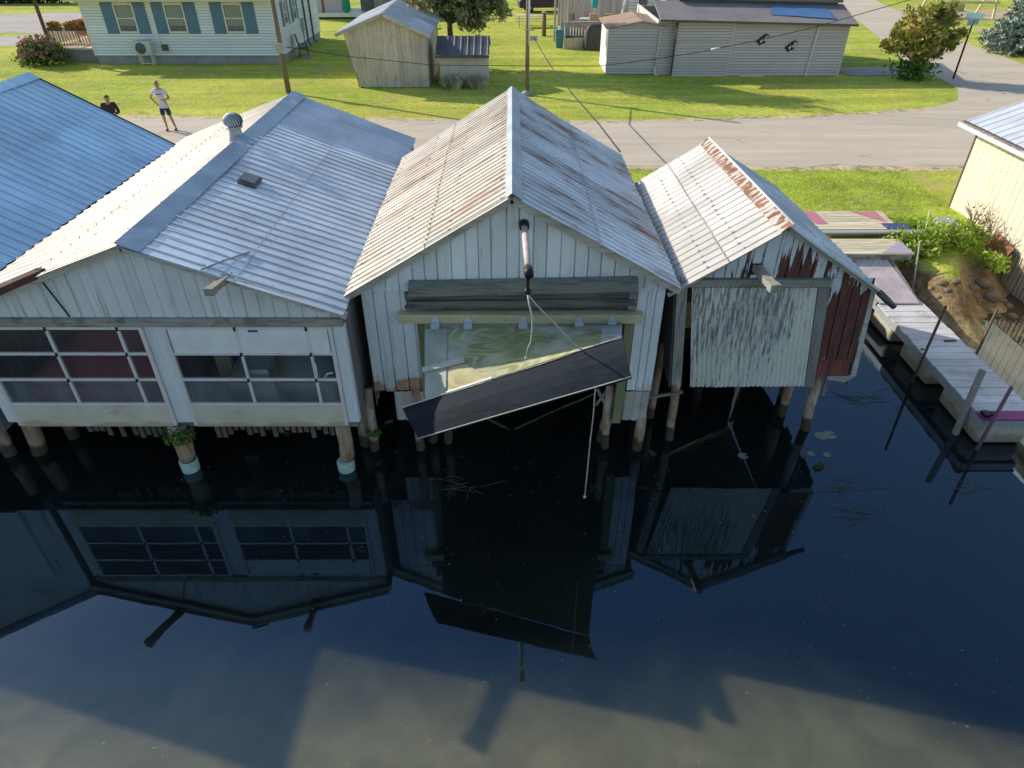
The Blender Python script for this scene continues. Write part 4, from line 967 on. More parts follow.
# board leaning on the skirt, concrete slab, dead shrub, sticks
q=atz(990,268,.5); o=thing('plywood_sheet',(WX-.25,q.y-.1,.3),'rusty brown board leaning against the slatted skirt of the cream boathouse','board')
mb=MB(); mb.slab((WX-.48,15.15,.28),(WX-.40,15.95,.45),(WX-.10,15.95,1.12),(WX-.12,15.15,1.02),.03); mb.build('board',surf('rusty_brown_board',(.30,.15,.07),.3,3,rough=.85),o)
o=thing('concrete_block',(11.4,17.2,.9),'broken grey concrete slab half sunk in the lawn by the cream wall','slab'); 
mb=MB(); mb.hexa([(11.1,16.6,.86),(11.75,16.7,.86),(11.8,17.3,.86),(11.25,17.25,.86),(11.13,16.63,1.0),(11.72,16.73,.98),(11.76,17.26,1.03),(11.28,17.2,1.04)]); mb.build('slab',M['concrete'],o)
for (x,y) in ((11.7,15.9),(11.95,15.3),(11.85,16.5)):
    o=thing('dead_shrub',(x,y,ground_z(x,y)),'tangled dead reddish stems beside the slatted skirt','shrub','dead shrubs by the slatted skirt')
    sets=[]; g_=np.random.default_rng(int(x*y*10))
    mb=MB()
    for k in range(26):
        a=random.uniform(0,6.28); l=random.uniform(.3,.75); z0=ground_z(x,y)
        mb.tube([(x,y,z0),(x+.15*math.cos(a),y+.15*math.sin(a),z0+l*.6),(x+.42*math.cos(a),y+.42*math.sin(a),z0+l)],[.012,.009,.005],4)
    mb.build('stems',M['dead_stem'],o)
    z0=ground_z(x,y); leafobj('leaves',[leafpatch((x,y,z0+.45),(.4,.4,.35),80,.03,int(x*9))],M['dead_stem'],o)
def bushy(name,label,cat,c,r,n,size,mat,seed,group=None,clumps=14):
    o=thing(name,(c[0],c[1],c[2]-r[2]),label,cat,group)
    g_=np.random.default_rng(seed); P=[]
    cc=g_.normal(size=(clumps,3)); cc/=np.linalg.norm(cc,axis=1)[:,None]; cc*=g_.uniform(.35,.95,(clumps,1)); cc[:,2]=np.abs(cc[:,2])*1.2-.55
    for k in range(clumps):
        P.append(cc[k]+g_.normal(size=(n//clumps,3))*.24)
    p=np.concatenate(P)*np.array(r)+np.array(c); p=p[p[:,2]>c[2]-r[2]]
    leafobj('leaves',[leafquads(p,size,g_)],mat,o)
    mb=MB()
    for k in range(7):
        q=Vector(cc[k%clumps])*.8; base=Vector((c[0],c[1],c[2]-r[2]))
        mb.tube([base,base.lerp(Vector((c[0]+q.x*r[0],c[1]+q.y*r[1],c[2]+q.z*r[2])),.5),(c[0]+q.x*r[0],c[1]+q.y*r[1],c[2]+q.z*r[2])],[.022,.016,.006],5)
    mb.build('stems',M['bark'],o); return o
bushy('bank_shrub','bright green leafy shrub growing at the landward corner of the dock','shrub',(9.9,15.25,1.10),(.75,.55,.48),2600,.055,M['weed'],31)
bushy('bank_shrub','bright green leafy shrub on the bank below the concrete slab','shrub',(10.9,15.75,1.12),(.75,.55,.42),2400,.055,M['weed'],32)
bushy('bank_shrub','low green weeds at the foot of the leaning brown board','shrub',(11.5,15.0,.85),(.45,.35,.25),700,.05,M['weed'],33)
bushy('bank_shrub','small green shrub between the stacked dock sections and the lawn','shrub',(10.3,16.6,1.05),(.6,.4,.25),1100,.05,M['weed'],34)

# ================================================================== DOCK
t=thing('dock',(8.6,9.1,0),'narrow plank dock with magenta front edge floating beside the bank','dock')
mb=MB(); y=9.32
while y<16.05:
    wd=.235; tw=random.uniform(-.004,.004)
    mb.box(8.08+random.uniform(-.012,.012),9.10+random.uniform(-.012,.012),y,y+wd-.018,.575+tw,.605+tw)
    y+=wd
mb.build('deck_boards',M['dock'],t)
mb=MB(); mb.box(8.07,9.11,9.07,9.305,.577,.608); mb.build('front_board',M['purple'],t)
mb=MB()
for x in (8.09,9.05): mb.box(x,x+.05,9.1,16,.42,.572)
mb.box(8.14,9.05,9.08,9.12,.42,.572); mb.build('frame',M['steel'],t)
for y0,y1 in ((9.12,10.4),(10.9,12.0),(12.5,13.4)):
    mb=MB(); mb.box(8.17,9.02,y0,y1,.02,.415); o=mb.build('float',M['foam'],t)
    bv=o.modifiers.new('bevel','BEVEL'); bv.width=.07; bv.segments=3
mb=MB(); mb.cbox((8.85,11.62,.609),(.26,.06,.012),(0,0,.1)); mb.cbox((8.13,11.3,.612),(.05,.05,.02)); mb.build('cleat',M['black_iron'],t)
mb=MB(); mb.cbox((8.16,9.18,.64),(.10,.14,.07)); mb.cbox((8.3,9.2,.63),(.12,.06,.05)); mb.build('pole_bracket',M['black_iron'],t)
def dpole(base,top,r,mat,lab,name='dock_pole'):
    o=thing(name,base,lab,'pole'); mb=MB(); mb.tube([base,top],[r,r*.95],9); mb.build('shaft',M[mat],o); return o
dpole((8.0,11.05,-.8),(8.02,11.0,1.75),.028,'brownpaint','thin brown pole at the middle of the dock on the open water side')
dpole((9.17,11.2,-.8),(9.20,11.25,1.55),.026,'brownpaint','thin brown pole on the bank side of the dock')
dpole((8.0,9.35,-1),(8.05,9.55,1.30),.062,'wood_grey','thick grey wooden post at the front corner of the dock')
dpole((8.12,8.98,-1),(8.2,9.0,1.35),.032,'purple_pipe','purple brown pipe at the magenta front edge of the dock')
dpole((9.3,13.9,.1),(9.42,14.6,1.45),.022,'wood_grey','thin leaning stick in the mud beside the landward end of the dock')
dpole((10.35,15.9,.8),(10.5,16.35,1.55),.022,'wood_tan','pale stick leaning among the green shrubs on the bank')
dpole((8.62,8.15,-.5),(8.66,8.2,.22),.045,'pinkpaint','short orange red stub standing in for a reflection in front of the dock')  # solid stub added in place of a reflection on the water

# ================================================================== STACKED DOCK SECTIONS ON THE LAWN
def section(lab,x0,x1,y0,y1,z,nb,tilt=0,mat='quilt',along=True):
    o=thing('dock_section',((x0+x1)/2,(y0+y1)/2,GZ),lab,'dock section')
    mb=MB(); h=(y1-y0)/nb
    for k in range(nb):
        yy=y0+k*h; zz=z+tilt*k/nb
        mb.hexa([(x0,yy,zz-.03),(x1,yy,zz-.03),(x1,yy+h-.015,zz-.03),(x0,yy+h-.015,zz-.03),(x0+random.uniform(-.03,.03),yy,zz),(x1+random.uniform(-.03,.03),yy,zz),(x1,yy+h-.015,zz+tilt/nb),(x0,yy+h-.015,zz+tilt/nb)])
    mb.build('deck_boards',M[mat],o)
    mb=MB(); mb.box(x0+.02,x1-.02,y0+.01,y0+.06,z-.17,z-.032); mb.box(x0+.02,x1-.02,y1-.08,y1-.03,z-.17,z-.032+tilt*.9); mb.build('frame',M['wood_grey_x'],o)
    for x in (x0+.35,x1-.45):
        mb=MB(); mb.box(x,x+.09,y0+.065,y0+.15,GZ-.05,z-.032); mb.build('leg',M['wood_tan'],o)
    return o
o=section('dock section with pink painted corners, farthest of the stacked row',7.4,9.75,16.35,17.15,1.16,5,.05)
mb=MB(); z=1.166
mb.poly([(7.75,16.37,z+.002),(8.05,16.37,z+.002),(7.95,17.1,z+.05),(7.5,17.1,z+.05)]); mb.build('painted_corner',M['pinkpaint'],o); mb=MB(); mb.poly([(8.9,17.1,z+.052),(9.55,17.1,z+.052),(9.6,16.45,z+.006)]); mb.build('painted_corner',M['pinkpaint'],o)
section('plain narrow dock section second in the stacked row',7.6,9.7,15.95,16.28,1.20,2)
o=thing('plank',(9.2,15.65,1.2),'long grey metal plank lying across the stacked dock sections','plank'); mb=MB(); mb.cbox((9.0,15.72,1.225),(2.9,.17,.04),(0,0,.015)); mb.build('board',M['steel'],o)
mb=MB(); mb.box(9.35,9.95,15.95,16.3,1.205,1.215); 
o=thing('tarp_scrap',(9.65,16.1,1.2),'small dark blue sheet on the end of a stacked dock section','tarp'); mb.build('sheet',plain('dark_blue_sheet',(.06,.08,.20)),o)
o=section('dock section with cream boards and lilac corner, nearest of the stacked row',7.0,9.35,14.55,15.35,1.18,6,.03)
mb=MB(); mb.poly([(8.6,14.57,1.188),(9.33,14.57,1.188),(9.33,15.2,1.212)]); mb.build('painted_corner',M['lilac'],o)
o=thing('gangplank',(8.4,14.2,.9),'pink grey ramp joining the dock to the stacked sections','ramp')
mb=MB()
for k in range(8): mb.hexa([(8.1+.11*k,13.15,.62),(8.1+.11*k+.105,13.15,.62),(7.75+.13*k+.12,14.6,1.0),(7.75+.13*k,14.6,1.0),(8.1+.11*k,13.15,.645),(8.1+.11*k+.105,13.15,.645),(7.75+.13*k+.12,14.6,1.03),(7.75+.13*k,14.6,1.03)])
mb.build('deck_boards',plain('faded_pink_boards',(.60,.52,.54),.8,vary=.2),o)
for s_x in (8.08,8.97):
    mb=MB(); mb.beam((s_x,13.2,.60),(s_x-.1,14.55,.97),.06,.1); mb.build('stringer',M['wood_grey'],o)

# ================================================================== WHITE HOUSE WITH BLUE SHUTTERS
HX0,HX1,HY0,HY1=-21.9,-12.08,39.0,47.6
t=thing('house',((HX0+HX1)/2,HY0,GZ),'white sided house with slate blue shutters and a front porch','house')
mb=MB(); mb.box(HX0+.04,HX1-.04,HY0+.04,HY1-.04,GZ-.1,1.30); mb.build('foundation',M['concrete'],t)
mb=MB(); lapsiding(mb,(0,HY0),(1,0),(0,-1),HX0,HX1,1.30,3.95,.13,.032); mb.build('front_wall',M['lap_white'],t)
mb=MB(); lapsiding(mb,(HX1,0),(0,1),(1,0),HY0,HY1,1.30,3.95,.13,.032); mb.build('side_wall',M['lap_white'],t)
mb=MB(); lapsiding(mb,(HX0,0),(0,1),(-1,0),HY0,HY1,1.30,3.95,.13,.032); mb.build('side_wall',M['lap_white'],t)
mb=MB(); mb.box(HX0,HX1,HY1-.04,HY1,1.3,3.95); mb.build('back_wall',M['lap_white'],t)
for x in (HX0,HX1):
    mb=MB(); mb.box(x-.06,x+.06,HY0-.03,HY0+.04,1.30,3.95); mb.build('corner_trim',M['lit_white'],t)
mb=MB(); mb.slab((HX0-.5,HY0-.5,3.98),(HX1+.5,HY0-.5,3.98),(HX1+.5,43.3,5.75),(HX0-.5,43.3,5.75),.08); mb.slab((HX0-.5,43.3,5.75),(HX1+.5,43.3,5.75),(HX1+.5,HY1+.5,3.98),(HX0-.5,HY1+.5,3.98),.08); mb.build('roof',M['shingle'],t)
mb=MB(); mb.poly([(HX1,HY0,3.95),(HX1,HY1,3.95),(HX1,43.3,5.6)]); mb.poly([(HX0,HY0,3.95),(HX0,HY1,3.95),(HX0,43.3,5.6)]); mb.build('gable',M['lap_white'],t)
mb=MB(); mb.box(HX0-.5,HX1+.5,HY0-.56,HY0-.5,3.84,3.99); mb.box(HX0-.5,HX1+.5,HY0-.5,HY0-.02,3.84,3.86); mb.build('soffit',M['soffit'],t)
def window(t,c,wd,ht,dirx=True,sign=-1,shw=.42):
    """double-hung window; frame, two panes and two shutters"""
    x,y,z=c
    def bx(mb,u0,u1,z0,z1,d0,d1):
        if dirx: mb.box(x+u0,x+u1,min(y+sign*d0,y+sign*d1),max(y+sign*d0,y+sign*d1),z+z0,z+z1)
        else: mb.box(min(x+sign*d0,x+sign*d1),max(x+sign*d0,x+sign*d1),y+u0,y+u1,z+z0,z+z1)
    a,b=wd/2,ht/2; f=.075
    mb=MB(); bx(mb,-a,a,b-f,b,.0,.06); bx(mb,-a,a,-b,-b+f,0,.075); bx(mb,-a,-a+f,-b+f,b-f,0,.06); bx(mb,a-f,a,-b+f,b-f,0,.06); bx(mb,-a+f,a-f,-.03,.03,0,.055)
    w_=mb.build('window',M['lit_white'],t)
    for z0,z1,d in ((-b+f,-.03,.030),(.03,b-f,.038)):
        mb=MB(); bx(mb,-a+f,a-f,z0,z1,d-.008,d); mb.build('pane',M['pane'],w_)
        mb=MB(); bx(mb,-a+f+.04,a-f-.04,z0+(.25 if z0<0 else .02),z1-.02,d+.0005,d+.003); mb.build('curtain',plain('grey_curtain',(.30,.32,.31),.5),w_) 
    for s in (-1,1):
        mb=MB(); u0=s*(a+.02); u1=s*(a+.02+shw); bx(mb,min(u0,u1),max(u0,u1),-b-.04,b+.06,.022,.05)
        k=-b
        while k<b: bx(mb,min(u0,u1)+.06,max(u0,u1)-.06,k+.04,k+.09,.05,.062); k+=.11
        mb.build('shutter',M['shutter'],w_)
for x in (-19.75,-17.2,-14.22): window(t,(x,HY0,3.05),1.0,1.34,shw=.60)
for y in (40.6,42.4): window(t,(HX1,y,3.15),.62,1.15,False,1,.34)
for y in (44.2,45.5):
    mb=MB(); mb.tube([(HX1+.08,y,3.9),(HX1+.08,y,1.2),(HX1+.2,y-.05,1.0)],.05,6); mb.build('downspout',M['metal_dark'],t)
mb=MB(); mb.box(HX1+.02,HX1+.16,43.3,43.7,1.9,2.5); mb.tube([(HX1+.06,43.5,1.9),(HX1+.06,43.5,1.0)],.03,6); mb.build('meter_box',M['steel'],t)
mb=MB(); mb.box(-18.42,-18.30,HY0-.08,HY0-.021,1.75,3.85); mb.build('pipe_cover',M['lit_white'],t)
mb=MB(); mb.box(-18.28,-17.98,HY0-.12,HY0-.021,1.55,1.85); mb.build('junction_box',M['metal_dark'],t)
# porch on the left
mb=MB(); mb.box(-24.6,HX0-.02,39.6,45,1.46,1.56); dk=mb.build('porch_deck',M['shed_wood'],t)
mb=MB(); mb.box(-24.5,HX0-.02,39.7,39.74,GZ-.05,1.455); mb.build('porch_skirt',M['concrete'],t)
mb=MB(); mb.box(-24.6,-24.47,39.6,39.73,1.565,4.0); mb.build('porch_post',M['brownpaint'],t)
mb=MB(); mb.box(-24.6,-24.47,44.8,44.93,1.565,4.0); mb.build('porch_post',M['brownpaint'],t)
mb=MB(); mb.slab((-25,39.2,4.02),(HX0-.52,39.2,4.02),(HX0-.52,45.4,4.4),(-25,45.4,4.4),.1); mb.build('porch_roof',M['brownpaint'],t)
for (a,b) in (((-24.46,39.66),(HX0-.03,39.66)),((-24.53,39.75),(-24.53,44.8))):
    mb=MB(); mb.beam((*a,2.5),(*b,2.5),.09,.05); mb.beam((*a,1.72),(*b,1.72),.05,.05)
    L=math.hypot(b[0]-a[0],b[1]-a[1]); k=.12
    while k<L: x=a[0]+(b[0]-a[0])*k/L; y=a[1]+(b[1]-a[1])*k/L; mb.box(x-.02,x+.02,y-.02,y+.02,1.75,2.47); k+=.15
    mb.build('porch_railing',M['tan_cloth'],t)
for k,(x,lab) in enumerate(((-23.9,'flower box of yellow blooms on the porch railing by the post'),(-23.0,'flower box of orange blooms in the middle of the porch railing'),(-22.25,'flower pot with red blooms on the porch beside the wall'))):
    o=thing('flower_box',(x,39.52,2.4),lab,'flower box'); mb=MB(); mb.box(x-.35,x+.35,39.44,39.60,2.40,2.56); mb.build('planter',M['brownpaint'],o)
    leafobj('flowers',[leafpatch((x,39.52,2.68),(.42,.2,.18),420,.055,60+k)],M['flower_mix'],o)
def chair(lab,c,rz,mat):
    o=thing('patio_chair',c,lab,'chair',rz=rz); x,y,z=0,0,0
    mb=MB(); mb.cbox((0,0,.42),(.5,.5,.08)); mb.build('seat',mat,o,local=True)
    mb=MB(); mb.cbox((0,.26,.78),(.5,.08,.68),(-.22,0,0)); mb.build('backrest',mat,o,local=True)
    for sx in (-1,1):
        for sy in (-1,1):
            mb=MB(); mb.tube([(sx*.23,sy*.22,0),(sx*.22,sy*.21,.40)],.02,6); mb.build('leg',M['metal_dark'],o,local=True)
        mb=MB(); mb.tube([(sx*.25,.25,.62),(sx*.27,-.2,.62),(sx*.25,-.23,.42)],.02,6); mb.build('armrest',M['metal_dark'],o,local=True)
    return o
chair('chair with pink cushions on the front porch',(-23.5,41.2,1.565),.6,M['pinkcloth'])
chair('chair with dark blue cushions on the front porch',(-22.5,41.0,1.565),-.4,M['navy'])
o=chair('black folding chair standing outside the house side wall',(-11.55,41.2,GZ),1.9,M['metal_dark'])
o=thing('step_ladder',(-11.6,43,GZ),'aluminium folding frame lying beside the black chair','ladder'); mb=MB()
for s in (0,.4): mb.beam((-11.9+s,41.6,GZ+.03),(-11.4+s,40.2,GZ+.10),.05,.03)
for k in range(5): mb.beam((-11.85+.1*k,41.4-.28*k,GZ+.05),(-11.45+.1*k,41.4-.28*k,GZ+.06),.04,.03)
mb.build('rails',M['steel'],o)
# heat pump
o=thing('heat_pump',(-19.0,38.55,GZ),'white heat pump with round fan grille on a stand by the house','heat pump')
mb=MB(); mb.box(-19.45,-18.62,38.35,38.72,1.42,2.08); mb.build('cabinet',plain('ivory_metal',(.62,.61,.56),.5),o)
mb=MB(); mb.tube([(-19.13,38.349,1.75),(-19.13,38.335,1.75)],.27,20); g2=mb.build('fan_grille',M['metal_dark'],o)
mb=MB()
for k in range(3): 
    r=.08+.08*k; mb.tube([(-19.13+r*math.cos(a*.3),38.33,1.75+r*math.sin(a*.3)) for a in range(22)],.009,4)
mb.build('guard_ring',M['steel'],g2)
for x in (-19.36,-18.72):
    mb=MB(); mb.tube([(x,38.45,GZ-.02),(x,38.45,1.415)],.03,6); mb.tube([(x,38.68,GZ-.02),(x,38.68,1.415)],.03,6); mb.beam((x,38.42,1.0),(x,38.7,1.0),.03,.03); mb.build('stand',M['lit_white'],o)
mb=MB(); mb.beam((-19.36,38.45,1.02),(-18.72,38.45,1.02),.03,.03); mb.build('stand_rail',M['lit_white'],o)
# hydrangea
hy=bushy('hydrangea','rounded hydrangea bush covered in dusty pink flower heads','bush',(-24.6,38.75,1.62),(1.15,.9,.85),2600,.085,M['hyd_leaf'],41,clumps=20)
g_=np.random.default_rng(5); sets=[]
for k in range(60):
    v=g_.normal(size=3); v/=np.linalg.norm(v); v[2]=abs(v[2])*1.1-.35; v[1]=-abs(v[1])*.9+.1
    c=np.array((-24.6,38.75,1.62))+v*np.array((1.12,.9,.85)); sets.append(leafpatch(c,(.15,.15,.13),46,.05,k))
leafobj('flower_heads',sets,M['hyd_flower'],hy)
# hedge far left
o=thing('hedge',(-42,66,GZ),'long dark green hedge beyond the driveway at the top left','hedge')
leafobj('leaves',[leafpatch((-46,66,1.7),(13,.9,1.0),5000,.22,8)],M['hedge'],o)
mb=MB()
for k in range(20): mb.tube([(-58+1.3*k,66,GZ-.05),(-58+1.3*k,66,1.8)],.05,5)
mb.build('stems',M['bark'],o)

# ================================================================== BARN SHED
t=thing('shed',(-5.5,33.3,GZ),'old grey board shed with a ribbed metal gable roof','shed')
fy=33.3
mb=MB(); vsiding(mb,(0,fy),(1,0),(0,-1),-7.45,-3.82,lambda x:.92 if x>-7.02 else .92+(-7.02-x)/.43*2.2,lambda x:3.12+(x+7.5)*.39 if x<-5.64 else 3.84-(x+5.64)*.42,.21,.012,jit=.01); mb.build('front_wall',M['shed_wood'],t)
mb=MB(); vsiding(mb,(-3.80,0),(0,1),(1,0),fy,38.7,.92,3.05,.22,.012); mb.build('side_wall',M['shed_wood'],t)
mb=MB(); mb.quad((-7.03,fy,.92),(-7.03,38.7,.92),(-7.06,38.7,1.0),(-7.06,fy,1.0)); mb.quad((-7.04,fy,.95),(-7.45,fy,3.1),(-7.45,38.7,3.1),(-7.04,38.7,.95)); mb.build('side_wall',M['shed_wood'],t)
mb=MB(); mb.box(-7.0,-3.85,38.65,38.7,.9,3.1); mb.build('back_wall',M['shed_wood'],t)
mb=MB(); ribroof(mb,(-5.64,fy-.3,3.97),(-5.64,39,3.97),(-3.60,fy-.3,3.12),(-3.60,39,3.12),.36,.03,'rib',.01,1.2,20); weldmesh(mb.build('roof',M['roof_grey'],t))
mb=MB(); ribroof(mb,(-5.64,fy-.3,3.97),(-5.64,39,3.97),(-7.75,fy-.3,3.16),(-7.75,39,3.16),.36,.03,'rib',.01,1.2,21); weldmesh(mb.build('roof',M['roof_grey'],t))
mb=MB(); mb.beam((-7.78,fy-.26,3.10),(-5.64,fy-.26,3.90),.04,.14); mb.beam((-5.64,fy-.26,3.90),(-3.58,fy-.26,3.05),.04,.14); mb.build('rake_board',M['fascia'],t)
# small lean-to shed
t=thing('shed',(-2.2,33.6,GZ),'small low grey shed with a dark ribbed metal roof','shed')
mb=MB(); vsiding(mb,(0,33.5),(1,0),(0,-1),-3.30,-1.12,.92,2.24,.42,.012,groove=.02); mb.build('front_wall',M['grey_tan_boards'],t)
for x,nx in ((-3.3,-1),(-1.12,1)):
    mb=MB(); vsiding(mb,(x,0),(0,1),(nx,0),33.5,35.6,.92,lambda y:2.24+min(y-33.5,35.6-y)*.4,.42,.012); mb.build('side_wall',M['grey_tan_boards'],t)
mb=MB(); mb.box(-3.28,-1.14,35.56,35.6,.9,2.2); mb.build('back_wall',M['grey_tan_boards'],t)
mb=MB(); ribroof(mb,(-3.45,34.6,2.86),(-1.02,34.6,2.86),(-3.45,33.25,2.28),(-1.02,33.25,2.28),.30,.025,'rib',.006,.6,23); weldmesh(mb.build('roof',M['roof_dark'],t))
mb=MB(); ribroof(mb,(-3.45,34.6,2.86),(-1.02,34.6,2.86),(-3.45,35.9,2.28),(-1.02,35.9,2.28),.30,.025,'rib',.006,.6,24); weldmesh(mb.build('roof',M['roof_dark'],t))
mb=MB(); mb.box(-3.45,-1.02,33.24,33.27,2.16,2.26); mb.build('eave_board',M['metal_dark'],t)
# ornamental grasses at its foot
def plume(x,y,lab,seed,h=.85):
    o=thing('ornamental_grass',(x,y,GZ),lab,'ornamental grass'); g_=np.random.default_rng(seed); n=1100
    a=g_.uniform(0,6.283,n); r=.42*np.sqrt(g_.uniform(0,1,n)); L=h*g_.uniform(.45,1.0,n); sp=g_.uniform(.0,.9,n); L=L*(1-.45*sp)*(1-.35*(r/.42)**2)
    b=np.stack([x+r*np.cos(a),y+r*np.sin(a),np.full(n,GZ)],1); tip=b+np.stack([np.cos(a)*sp*L*.8,np.sin(a)*sp*L*.8,L],1); mid=(b+tip)/2+np.array((0,0,.12))
    s=np.stack([-np.sin(a),np.cos(a),0*a],1)*.018
    v=np.stack([b-s,b+s,mid+s,tip,mid-s],1).reshape(-1,3); f=np.arange(5*n).reshape(n,5); np_mesh('blades',v,f,M['orn_grass'],o)
plume(-2.75,33.15,'pale ornamental grass clump left of the pair under the small shed',71,.8); plume(-1.55,33.15,'pale ornamental grass clump right of the pair under the small shed',72,.78)

# ================================================================== GARAGE AND SIDE SHED
t=thing('garage',(11.5,35.9,GZ),'long pale grey sided garage with two dark fish ornaments on its wall','garage')
GY=35.9
ev=lambda x:3.40-(x-7)*.025
mb=MB(); lapsiding(mb,(0,GY),(1,0),(0,-1),7.85,10.52,.86,3.36,.125,.032); lapsiding(mb,(0,GY),(1,0),(0,-1),10.58,16.0,.92,3.30,.125,.032); mb.build('front_wall',M['lap_grey'],t)
mb=MB(); lapsiding(mb,(0,GY+.35),(1,0),(0,-1),7.05,7.85,.9,3.3,.125,.032); mb.build('front_wall',M['lap_grey'],t)
mb=MB(); lapsiding(mb,(16.0,0),(0,1),(1,0),GY,43,.92,3.2,.125,.032); mb.build('side_wall',M['lap_grey'],t)
mb=MB(); mb.box(7.0,15.9,42.9,43,.9,3.2); mb.box(7.0,7.05,36.3,42.9,.9,3.3); mb.build('back_wall',M['lap_grey'],t)
mb=MB(); mb.box(10.52,10.58,GY-.03,GY+.02,.9,3.32); mb.build('corner_trim',M['lap_grey'],t)
mb=MB(); mb.box(15.95,16.05,GY-.03,GY+.03,.92,3.2); mb.build('corner_trim',M['lap_grey'],t)
mb=MB(); mb.slab((6.95,GY-.35,3.42),(16.25,GY-.35,3.22),(16.3,37.9,3.80),(6.95,37.9,3.97),.07); mb.build('roof',M['shingle'],t)
mb=MB(); mb.beam((6.95,GY-.37,3.37),(16.25,GY-.37,3.17),.03,.09); mb.build('gutter',M['metal_dark'],t)
mb=MB(); mb.hexa([(8.2,37.8,3.3),(16.0,37.8,3.3),(16.0,42.8,3.3),(8.2,42.8,3.3),(8.2,37.8,4.02),(16.0,37.8,3.92),(16.0,42.8,4.2),(8.2,42.8,4.2)]); mb.build('upper_wall',M['metal_dark'],t)
mb=MB(); mb.slab((8.0,37.6,4.20),(16.15,37.6,4.02),(16.15,43,4.7),(8.0,43,4.9),.14); mb.build('upper_roof',M['shingle'],t)
def fish(cx,cz):
    mb=MB(); y=GY-.05; s=.74
    P=lambda a:[(cx+s*x,y,cz+s*z) for x,z in a]
    body=P([(-.36,-.02),(-.22,.10),(-.05,.24),(.12,.33),(.20,.22),(.10,.05),(.16,-.14),(.02,-.22),(-.12,-.30),(-.16,-.17),(-.26,-.14)])
    mb.prism(body,(0,.02,0),.5)
    mb.tube(P([(.05,.26),(.20,.36),(.34,.33),(.42,.22)]),[.04,.035,.028,.01],6); mb.tube(P([(.12,-.05),(.22,-.12),(.26,-.02)]),[.035,.03,.01],6)
    o=mb.build('fish_ornament',M['black_iron'],t)
    mb=MB(); mb.prism(P([(-.10,-.02),(.02,.14),(.07,.02),(.03,-.12),(-.06,-.14)]),(0,-.006,0),.5); mb.build('fish_belly',plain('pale_inlay',(.6,.6,.6)),o)
fish(11.95,2.48); fish(13.38,2.20)
mb=MB(); mb.tube([(14.55,GY-.10,3.2),(14.52,GY-.09,2.95),(14.42,GY-.09,1.05),(14.36,GY-.25,.95)],.045,6); mb.build('downspout',M['lit_white'],t)
mb=MB(); mb.tube([(7.82,GY-.08,3.3),(7.80,GY-.07,.95)],.04,6); mb.build('downspout',M['brownpaint'],t)
# white rear wing with door
mb=MB(); lapsiding(mb,(0,46.2),(1,0),(0,-1),7.0,9.6,.9,5.6,.16,.02); mb.build('rear_wall',M['lap_white'],t)
mb=MB(); mb.box(7.6,8.1,46.12,46.17,1.9,4.0); mb.box(8.5,8.9,46.12,46.17,2.4,4.0); mb.build('window',M['pane'],t)
mb=MB(); mb.beam((6.95,44.5,4.6),(8.2,40.9,3.6),.12,.25); mb.beam((6.6,45,3.3),(6.3,43.9,2.6),.1,.2); mb.build('stair_rail',M['lit_white'],t)
o=thing('blue_tarp',(14.2,36.6,3.5),'shiny blue tarp spread on the grey garage roof','tarp')
def gr(x,y): return 3.42-(x-6.95)*.0215+(y-GY+.35)*(.55/2.35)+.02
mb=MB(); n=10; vs=[]
for i in range(n+1):
    for j in range(n+1):
        u,v=i/n,j/n; x=12.3+3.0*u+.4*v*(1-u); y=36.35+1.05*v-.35*u*(1-v); vs.append((x,y,gr(x,y)+.025+.02*mnoise.noise(Vector((x*2,y*2,0)))))
mb.add(vs,[(i*(n+1)+j,(i+1)*(n+1)+j,(i+1)*(n+1)+j+1,i*(n+1)+j+1) for i in range(n) for j in range(n)],.5,True); mb.build('sheet',plain('blue_tarp_plastic',(.10,.22,.44),.35),o)
t=thing('shed',(6.1,36.3,GZ),'pale grey sided garden shed with a low brown shingle roof','shed')
rz=lambda x:2.98+(x-4.55)*.165 if x<6.2 else 3.25-(x-6.2)*.18
mb=MB(); lapsiding(mb,(0,36.3),(1,0),(0,-1),4.68,7.18,.92,lambda x:rz(x)-.02,.125,.032); mb.build('front_wall',M['lap_grey'],t)
mb=MB(); lapsiding(mb,(4.68,0),(0,1),(-1,0),36.3,39.3,.92,2.98,.125,.032); mb.build('side_wall',M['lit_white'],t)  # sunny side painted whiter than the front to carry the light on it
mb=MB(); mb.box(4.7,7.1,39.25,39.3,.9,2.98); mb.box(7.0,7.04,36.66,39.2,.9,2.98); mb.build('back_wall',M['lap_grey'],t)
mb=MB(); mb.slab((4.50,36.15,2.99),(6.2,36.15,3.28),(6.2,39.5,3.30),(4.50,39.5,3.01),.06); mb.slab((6.2,36.15,3.28),(7.4,36.15,3.08),(7.4,39.5,3.1),(6.2,39.5,3.30),.06); mb.build('roof',M['shingle_br'],t)
mb=MB(); mb.tube([(7.15,36.2,2.9),(7.05,36.2,1.3)],.035,6); mb.tube([(7.05,36.2,1.3),(7.05,36.15,1.0),(7.12,35.95,.93)],.06,6); mb.build('downspout',M['lit_white'],t)

